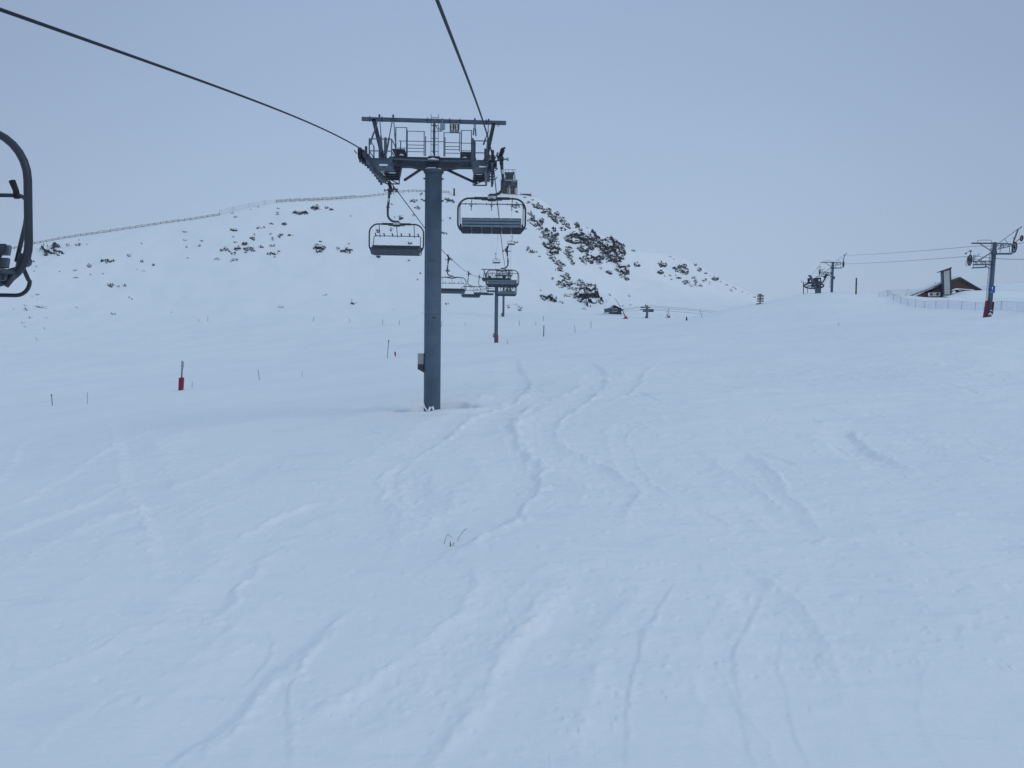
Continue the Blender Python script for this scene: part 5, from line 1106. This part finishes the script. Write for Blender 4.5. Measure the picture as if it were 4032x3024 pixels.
MB().prism([(SB(x, y).x, SB(x, y).z) for x, y in ((1135, 1500), (1572, 1500), (1572, 1275), (1135, 1275))], (0, 0, 0), (1, 0, 0), (0, 0, 1), (0, 1, 0), 3).build('wall', M['wood'], sh)
MB().prism([(SB(x, y).x, SB(x, y).z) for x, y in ((1125, 1278), (1580, 1278), (1580, 1225), (1125, 1225))], (0, -.2, 0), (1, 0, 0), (0, 0, 1), (0, 1, 0), 3.4).build('roof_snow', M['cap'], sh)
MB().bar(SB(1575, 1450) + Vector((0, -.2, 0)), SB(1575, 1225) + Vector((0, -.2, 0)), .12).bar(SB(1132, 1380) + Vector((0, -.2, 0)), SB(1132, 1225) + Vector((0, -.2, 0)), .12).ring(SB(1525, 1330) + Vector((0, -.1, 0)), (0, 1, 0), .01, .2, .1, 12).build('corner_post', M['plate'], sh)
b0 = hit(1788, 770)
mk = thing('marker_post', b0, 'short stout dark post on the skyline between the tower pole and the summit station', 'post')
kk = b0.y / F
MB().cyl((0, 0, 0), (0, 0, 27 * kk), .42, 10).build('post_body', M['dark'], mk); MB().cyl((0, 0, -1.5), (0, 0, .1), .3, 8).build('foot', M['sign_wood'], mk)

# ------------------------------------------------------------------ wooden snow fences along the ridge
def plank_fence(path, step, hpx, nr, label):
    pts = []
    for (u0, v0), (u1, v1) in zip(path[:-1], path[1:]):
        n = max(1, int(round(math.hypot(u1 - u0, v1 - v0) / step)))
        for k in range(n): pts.append((u0 + (u1 - u0) * k / n, v0 + (v1 - v0) * k / n))
    pts.append(path[-1])
    W = []
    for u, v in pts:
        b = hit(u, v); b2 = P(u, v, b.y); W.append(b2)
    o0 = W[0].copy(); f = thing('wooden_fence', o0, label, 'fence'); k0 = W[0].y / F
    for i, b in enumerate(W):
        j = random.uniform(-.1, .25)
        MB().bar(b - o0 - Vector((0, 0, 2.0)), b - o0 + Vector((0, 0, hpx * b.y / F + j)), .17).build('post', M['fence'], f)
    m = MB()
    for i in range(len(W) - 1):
        off = (.35 if i % 2 else 0) * hpx * k0 * .5 + random.uniform(-.1, .1); p, q = W[i] - o0, W[i + 1] - o0
        for r in range(nr):
            z = hpx * k0 * (.28 + .62 * r / max(1, nr - 1)) - off * .6 + random.uniform(-.05, .05); d = Vector((0, -.1, z)); m.bar(p + d, q + d + Vector((0, 0, random.uniform(-.08, .08))), .05, .17)
    m.build('rail', M['fence'], f); return f
plank_fence([(-30, 1000), (32, 985), (136, 961), (253, 939), (384, 920), (511, 901), (633, 882), (750, 866), (863, 848)], 24, 8.0, 2, 'long wooden rail fence climbing the ridge at the far left')
b_ = lambda l: [(800 + x * .45207, 720 + y * .45207) for x, y in l]
plank_fence(b_([(640, 172), (720, 166), (840, 160), (960, 156), (1080, 150), (1200, 142), (1320, 132)]), 17.5, 11.0, 3, 'tall close-set wooden fence on the skyline left of the tower')
plank_fence(b_([(1330, 132), (1450, 122), (1570, 108), (1700, 84), (1790, 78), (1930, 78), (2000, 76), (2070, 80), (2145, 92)]), 18, 7.5, 2, 'low wooden fence on the skyline passing behind the tower pole')
net_fence([(800 + x * .45207, 720 + t * .45207, 800 + x * .45207, 720 + b * .45207) for x, t, b in ((142, 238, 284), (262, 207, 252), (398, 176, 217), (536, 152, 192), (636, 148, 172))], 'net', 'faint grey net on thin stakes linking the two wooden fences on the ridge', M['netgrey'], pr=.055)

# ------------------------------------------------------------------ thin marker poles in the snow
zs_ = lambda l: [(1000 + x * .6329, 1220 + t * .6329, 1000 + xb * .6329, 1220 + b * .6329, r) for x, t, xb, b, r in l]
poles = zs_([(374, 45, 367, 73, 1), (594, 54, 593, 79, .8), (802, 60, 800, 95, 1), (906, 66, 902, 95, 1), (1170, 68, 1165, 107, 1), (1313, 80, 1313, 100, .8), (1652, 66, 1650, 101, 1), (1754, 70, 1754, 97, .8), (1800, 38, 1800, 69, 1.1), (1994, 98, 1998, 143, 1), (2098, 72, 2096, 115, 1), (1574, 185, 1580, 214, .8)])
o8 = lambda l: [(100 + x * .5425, 1300 + t * .5425, 100 + xb * .5425, 1300 + b * .5425, r) for x, t, xb, b, r in l]
poles += o8([(450, 452, 450, 537, 1), (1211, 372, 1209, 427, 1), (1688, 286, 1699, 363, 1.2), (2008, 296, 2008, 334, .8), (76, 52, 86, 79, .8)])
a8 = lambda l: [(x * .45207, 720 + t * .45207, xb * .45207, 720 + b * .45207, r) for x, t, xb, b, r in l]
poles += a8([(1810, 1163, 1809, 1207, .8), (1730, 1186, 1733, 1212, .7), (387, 1258, 387, 1272, 1.6)])
poles += [(3304, 1270, 3302, 1280, 1), (2756, 1217, 2764, 1251, .9)]
for (u, vt, ub, vb, r) in poles:
    b = hit(ub, vb); t = P(u, vt, b.y); d = t - b
    o = MB().tube([-d * .2, d * .5, d], [.00028 * b.y * r] * 3, 6).build('marker_pole', M['pole_thin'], None, b)
    tag(o, 'thin plain grey marker pole stuck in the snow', 'pole', 'thin marker poles in the snow')
def special_pole(u, vt, ub, vb, r, lab, knob):
    b = hit(ub, vb); t = P(u, vt, b.y); d = t - b; k = b.y
    o = thing('marker_pole', b, lab, 'pole')
    MB().tube([-d * .15, d], .0004 * k * r, 8).build('stake', M['pole_thin'], o)
    if knob: MB().cyl(d * .9, d * 1.02, .00065 * k * r, 8).build('cap', M['dark'], o)
    return o
special_pole(1000 + 838 * .6329, 1220 + 190 * .6329, 1000 + 830 * .6329, 1220 + 300 * .6329, 1.0, 'tall grey pole with a dark tip left of the tower, beside a red disc', True)
special_pole(1000 + 1804 * .6329, 1220 + 97 * .6329, 1000 + 1802 * .6329, 1220 + 166 * .6329, 1.6, 'sturdier dark pole right of the second tower, nearest of that row', False)
special_pole(100 + 189 * .5425, 1300 + 467 * .5425, 100 + 196 * .5425, 1300 + 548 * .5425, 1.25, 'dark leaning pole with a bulging top near the left edge of the picture', True)
# red oval disc marker
b = hit(1500 + 955 * .06028, 1320 + 1410 * .06028); k = b.y / F * .06028
rd = thing('disc_marker', b, 'dark red oval disc on a short stick in the snow left of the tower', 'marker')
pl = [(52 * k * math.cos(a * math.pi / 10), (205 + 150 * math.sin(a * math.pi / 10)) * k) for a in range(20)]
MB().prism(pl, (-15 * k, -.04, 0), (1, 0, 0), (-.06, 0, 1), (0, 1, 0), .08).build('disc', M['maroon'], rd)
MB().cyl((0, 0, -.3), (-10 * k, 0, 120 * k), .035, 6).build('stick', M['dark'], rd)
# padded snow hydrant on the left
b = hit(680 + 350 * .0904, 1400 + 1525 * .0904); k = b.y / F * .0904
hy = thing('snow_hydrant', b, 'hydrant pipe with a coiled top rising from a tall red crash pad on the left', 'hydrant')
def YL(rx, ry, dy=0): return Vector(((rx - 355) * k, dy, (1525 - ry) * k))
MB().prism([(YL(x, y).x, YL(x, y).z) for x, y in ((300, 1570), (430, 1570), (470, 985), (440, 950), (400, 945), (345, 1005), (318, 1010))], (0, -.25, 0), (1, 0, 0), (0, 0, 1), (0, 1, 0), .5).build('red_pad', M['hydrant_red'], hy)
MB().prism([(YL(x, y).x, YL(x, y).z) for x, y in ((265, 1570), (300, 1570), (330, 1020), (318, 965), (292, 975))], (0, -.1, 0), (1, 0, 0), (0, 0, 1), (0, 1, 0), .5).build('pad_side', M['maroon'], hy)
MB().tube([YL(400, 960), YL(425, 530), YL(450, 245)], .065, 10).build('pipe', M['steel'], hy)
for (x0, y0) in ((460, 300), (455, 390), (445, 490)):
    nz = MB().tube([YL(x0 - 45, y0 + 15), YL(x0 - 30, y0 - 40), YL(x0 + 10, y0 - 20, -.1), YL(x0 + 50, y0 + 50, -.05)], [.06, .07, .075, .05], 8).build('nozzle', M['dark'], hy)
    MB().tube([YL(x0 - 15, y0 - 10, -.09), YL(x0 + 15, y0 + 8, -.14), YL(x0 + 35, y0 + 40, -.1)], .045, 8).build('snow_cap', M['cap'], nz)
# dry stems in the foreground
def stem(pts, lab, r):
    b = hit(1720 + pts[0][0] * .0663, 2060 + pts[0][1] * .0663); k = b.y / F * .0663
    q = [Vector(((x - pts[0][0]) * k, (.05 * i), (pts[0][1] - y) * k * 1.04 + .0)) for i, (x, y) in enumerate(pts)]
    q[0].z -= .06
    return tag(MB().tube(q, r, 6).build('dry_stem', M['twig'], None, b), lab, 'plant stem', 'dry stems poking out of the foreground snow')
s1 = stem([(425, 1135), (500, 960), (570, 800), (605, 742), (650, 775), (720, 880), (780, 985), (820, 1005)], 'dry stem bent into an upside-down V in the foreground snow', .0055)
s2 = stem([(1235, 965), (1290, 890), (1400, 745), (1560, 560), (1750, 405)], 'straight slanting dry stem in the foreground snow', .006)
s3 = stem([(810, 1305), (795, 1240), (780, 1145)], 'stubby short dry stem below the bent one in the foreground snow', [.018, .012, .008])
s4 = stem([(940, 1285), (965, 1245), (1050, 1228)], 'tiny broken dry stem tip, rightmost of the low stubs in the foreground snow', .007)

# ------------------------------------------------------------------ thin mist over the whole slope
hz = bpy.data.materials.new('mist'); hz.use_nodes = True; ht = hz.node_tree; ht.nodes.remove(ht.nodes['Principled BSDF'])
pv = ht.nodes.new('ShaderNodeVolumePrincipled'); pv.inputs['Color'].default_value = (.96, .97, .98, 1); pv.inputs['Density'].default_value = .00014; pv.inputs['Anisotropy'].default_value = .2
ht.links.new(pv.outputs[0], ht.nodes['Material Output'].inputs['Volume'])
tag(MB().box((0, 870, -13), (15200, 1900, 220)).build('haze', hz), kind='stuff')

# ------------------------------------------------------------------ light
w = bpy.data.worlds.new('World'); S.world = w; w.use_nodes = True
nt = w.node_tree; nt.nodes.clear(); Lk = nt.links.new
out = nt.nodes.new('ShaderNodeOutputWorld')
SUN_AZ, SUN_EL = R(118), R(34)
sky = nt.nodes.new('ShaderNodeTexSky'); sky.sky_type = 'NISHITA'; sky.sun_disc = False; sky.sun_elevation = SUN_EL; sky.sun_rotation = SUN_AZ; sky.altitude = 2000; sky.dust_density = 3
b1 = nt.nodes.new('ShaderNodeBackground'); b1.inputs['Strength'].default_value = .06; Lk(sky.outputs[0], b1.inputs[0])
# thick even cloud, a little brighter low; sides dimmed as painted lens falloff
tc = nt.nodes.new('ShaderNodeTexCoord'); sxyz = nt.nodes.new('ShaderNodeSeparateXYZ'); Lk(tc.outputs['Generated'], sxyz.inputs[0])
cr = nt.nodes.new('ShaderNodeValToRGB'); e = cr.color_ramp.elements
e[0].position = .0; e[0].color = (.472, .598, .770, 1); e[1].position = .30; e[1].color = (.385, .503, .697, 1)
q = e.new(.43); q.color = (.365, .48, .685, 1); q = e.new(.9); q.color = (.41, .562, .738, 1)
Lk(sxyz.outputs['Z'], cr.inputs['Fac'])
mr = nt.nodes.new('ShaderNodeValToRGB'); e = mr.color_ramp.elements                 # sky colour darkened to both sides, painted in to imitate lens vignetting
e[0].position = .60; e[0].color = (1, 1, 1, 1); e[1].position = .96; e[1].color = (1, 1, 1, 1)
q = e.new(.76); q.color = (.80, .81, .83, 1); q = e.new(.88); q.color = (.91, .915, .925, 1)
Lk(sxyz.outputs['Y'], mr.inputs['Fac'])
cn = nt.nodes.new('ShaderNodeTexNoise'); cn.inputs['Scale'].default_value = 2.2; cn.inputs['Detail'].default_value = 3; Lk(tc.outputs['Generated'], cn.inputs['Vector'])
mr2 = nt.nodes.new('ShaderNodeMapRange'); mr2.inputs['To Min'].default_value = .97; mr2.inputs['To Max'].default_value = 1.03; Lk(cn.outputs['Fac'], mr2.inputs['Value'])
mm = nt.nodes.new('ShaderNodeMixRGB'); mm.blend_type = 'MULTIPLY'; mm.inputs[0].default_value = 1; Lk(cr.outputs[0], mm.inputs[1]); Lk(mr.outputs[0], mm.inputs[2])
b2 = nt.nodes.new('ShaderNodeBackground'); Lk(mm.outputs[0], b2.inputs[0]); Lk(mr2.outputs[0], b2.inputs[1])
mx = nt.nodes.new('ShaderNodeMixShader'); mx.inputs[0].default_value = .93; Lk(b1.outputs[0], mx.inputs[1]); Lk(b2.outputs[0], mx.inputs[2]); Lk(mx.outputs[0], out.inputs['Surface'])
sl = bpy.data.lights.new('sun', 'SUN'); so = bpy.data.objects.new('sun', sl); COL.objects.link(so)
sl.energy = .5; sl.angle = R(20); sl.color = (1, .97, .93)
sd = Vector((math.sin(SUN_AZ) * math.cos(SUN_EL), math.cos(SUN_AZ) * math.cos(SUN_EL), math.sin(SUN_EL)))
so.rotation_euler = sd.to_track_quat('Z', 'Y').to_euler()
S.view_settings.view_transform = 'Standard'; S.view_settings.look = 'None'; S.view_settings.exposure = 0; S.view_settings.gamma = 1
S.render.engine = 'CYCLES'; S.cycles.max_bounces = 8; S.cycles.diffuse_bounces = 4; S.cycles.transparent_max_bounces = 16
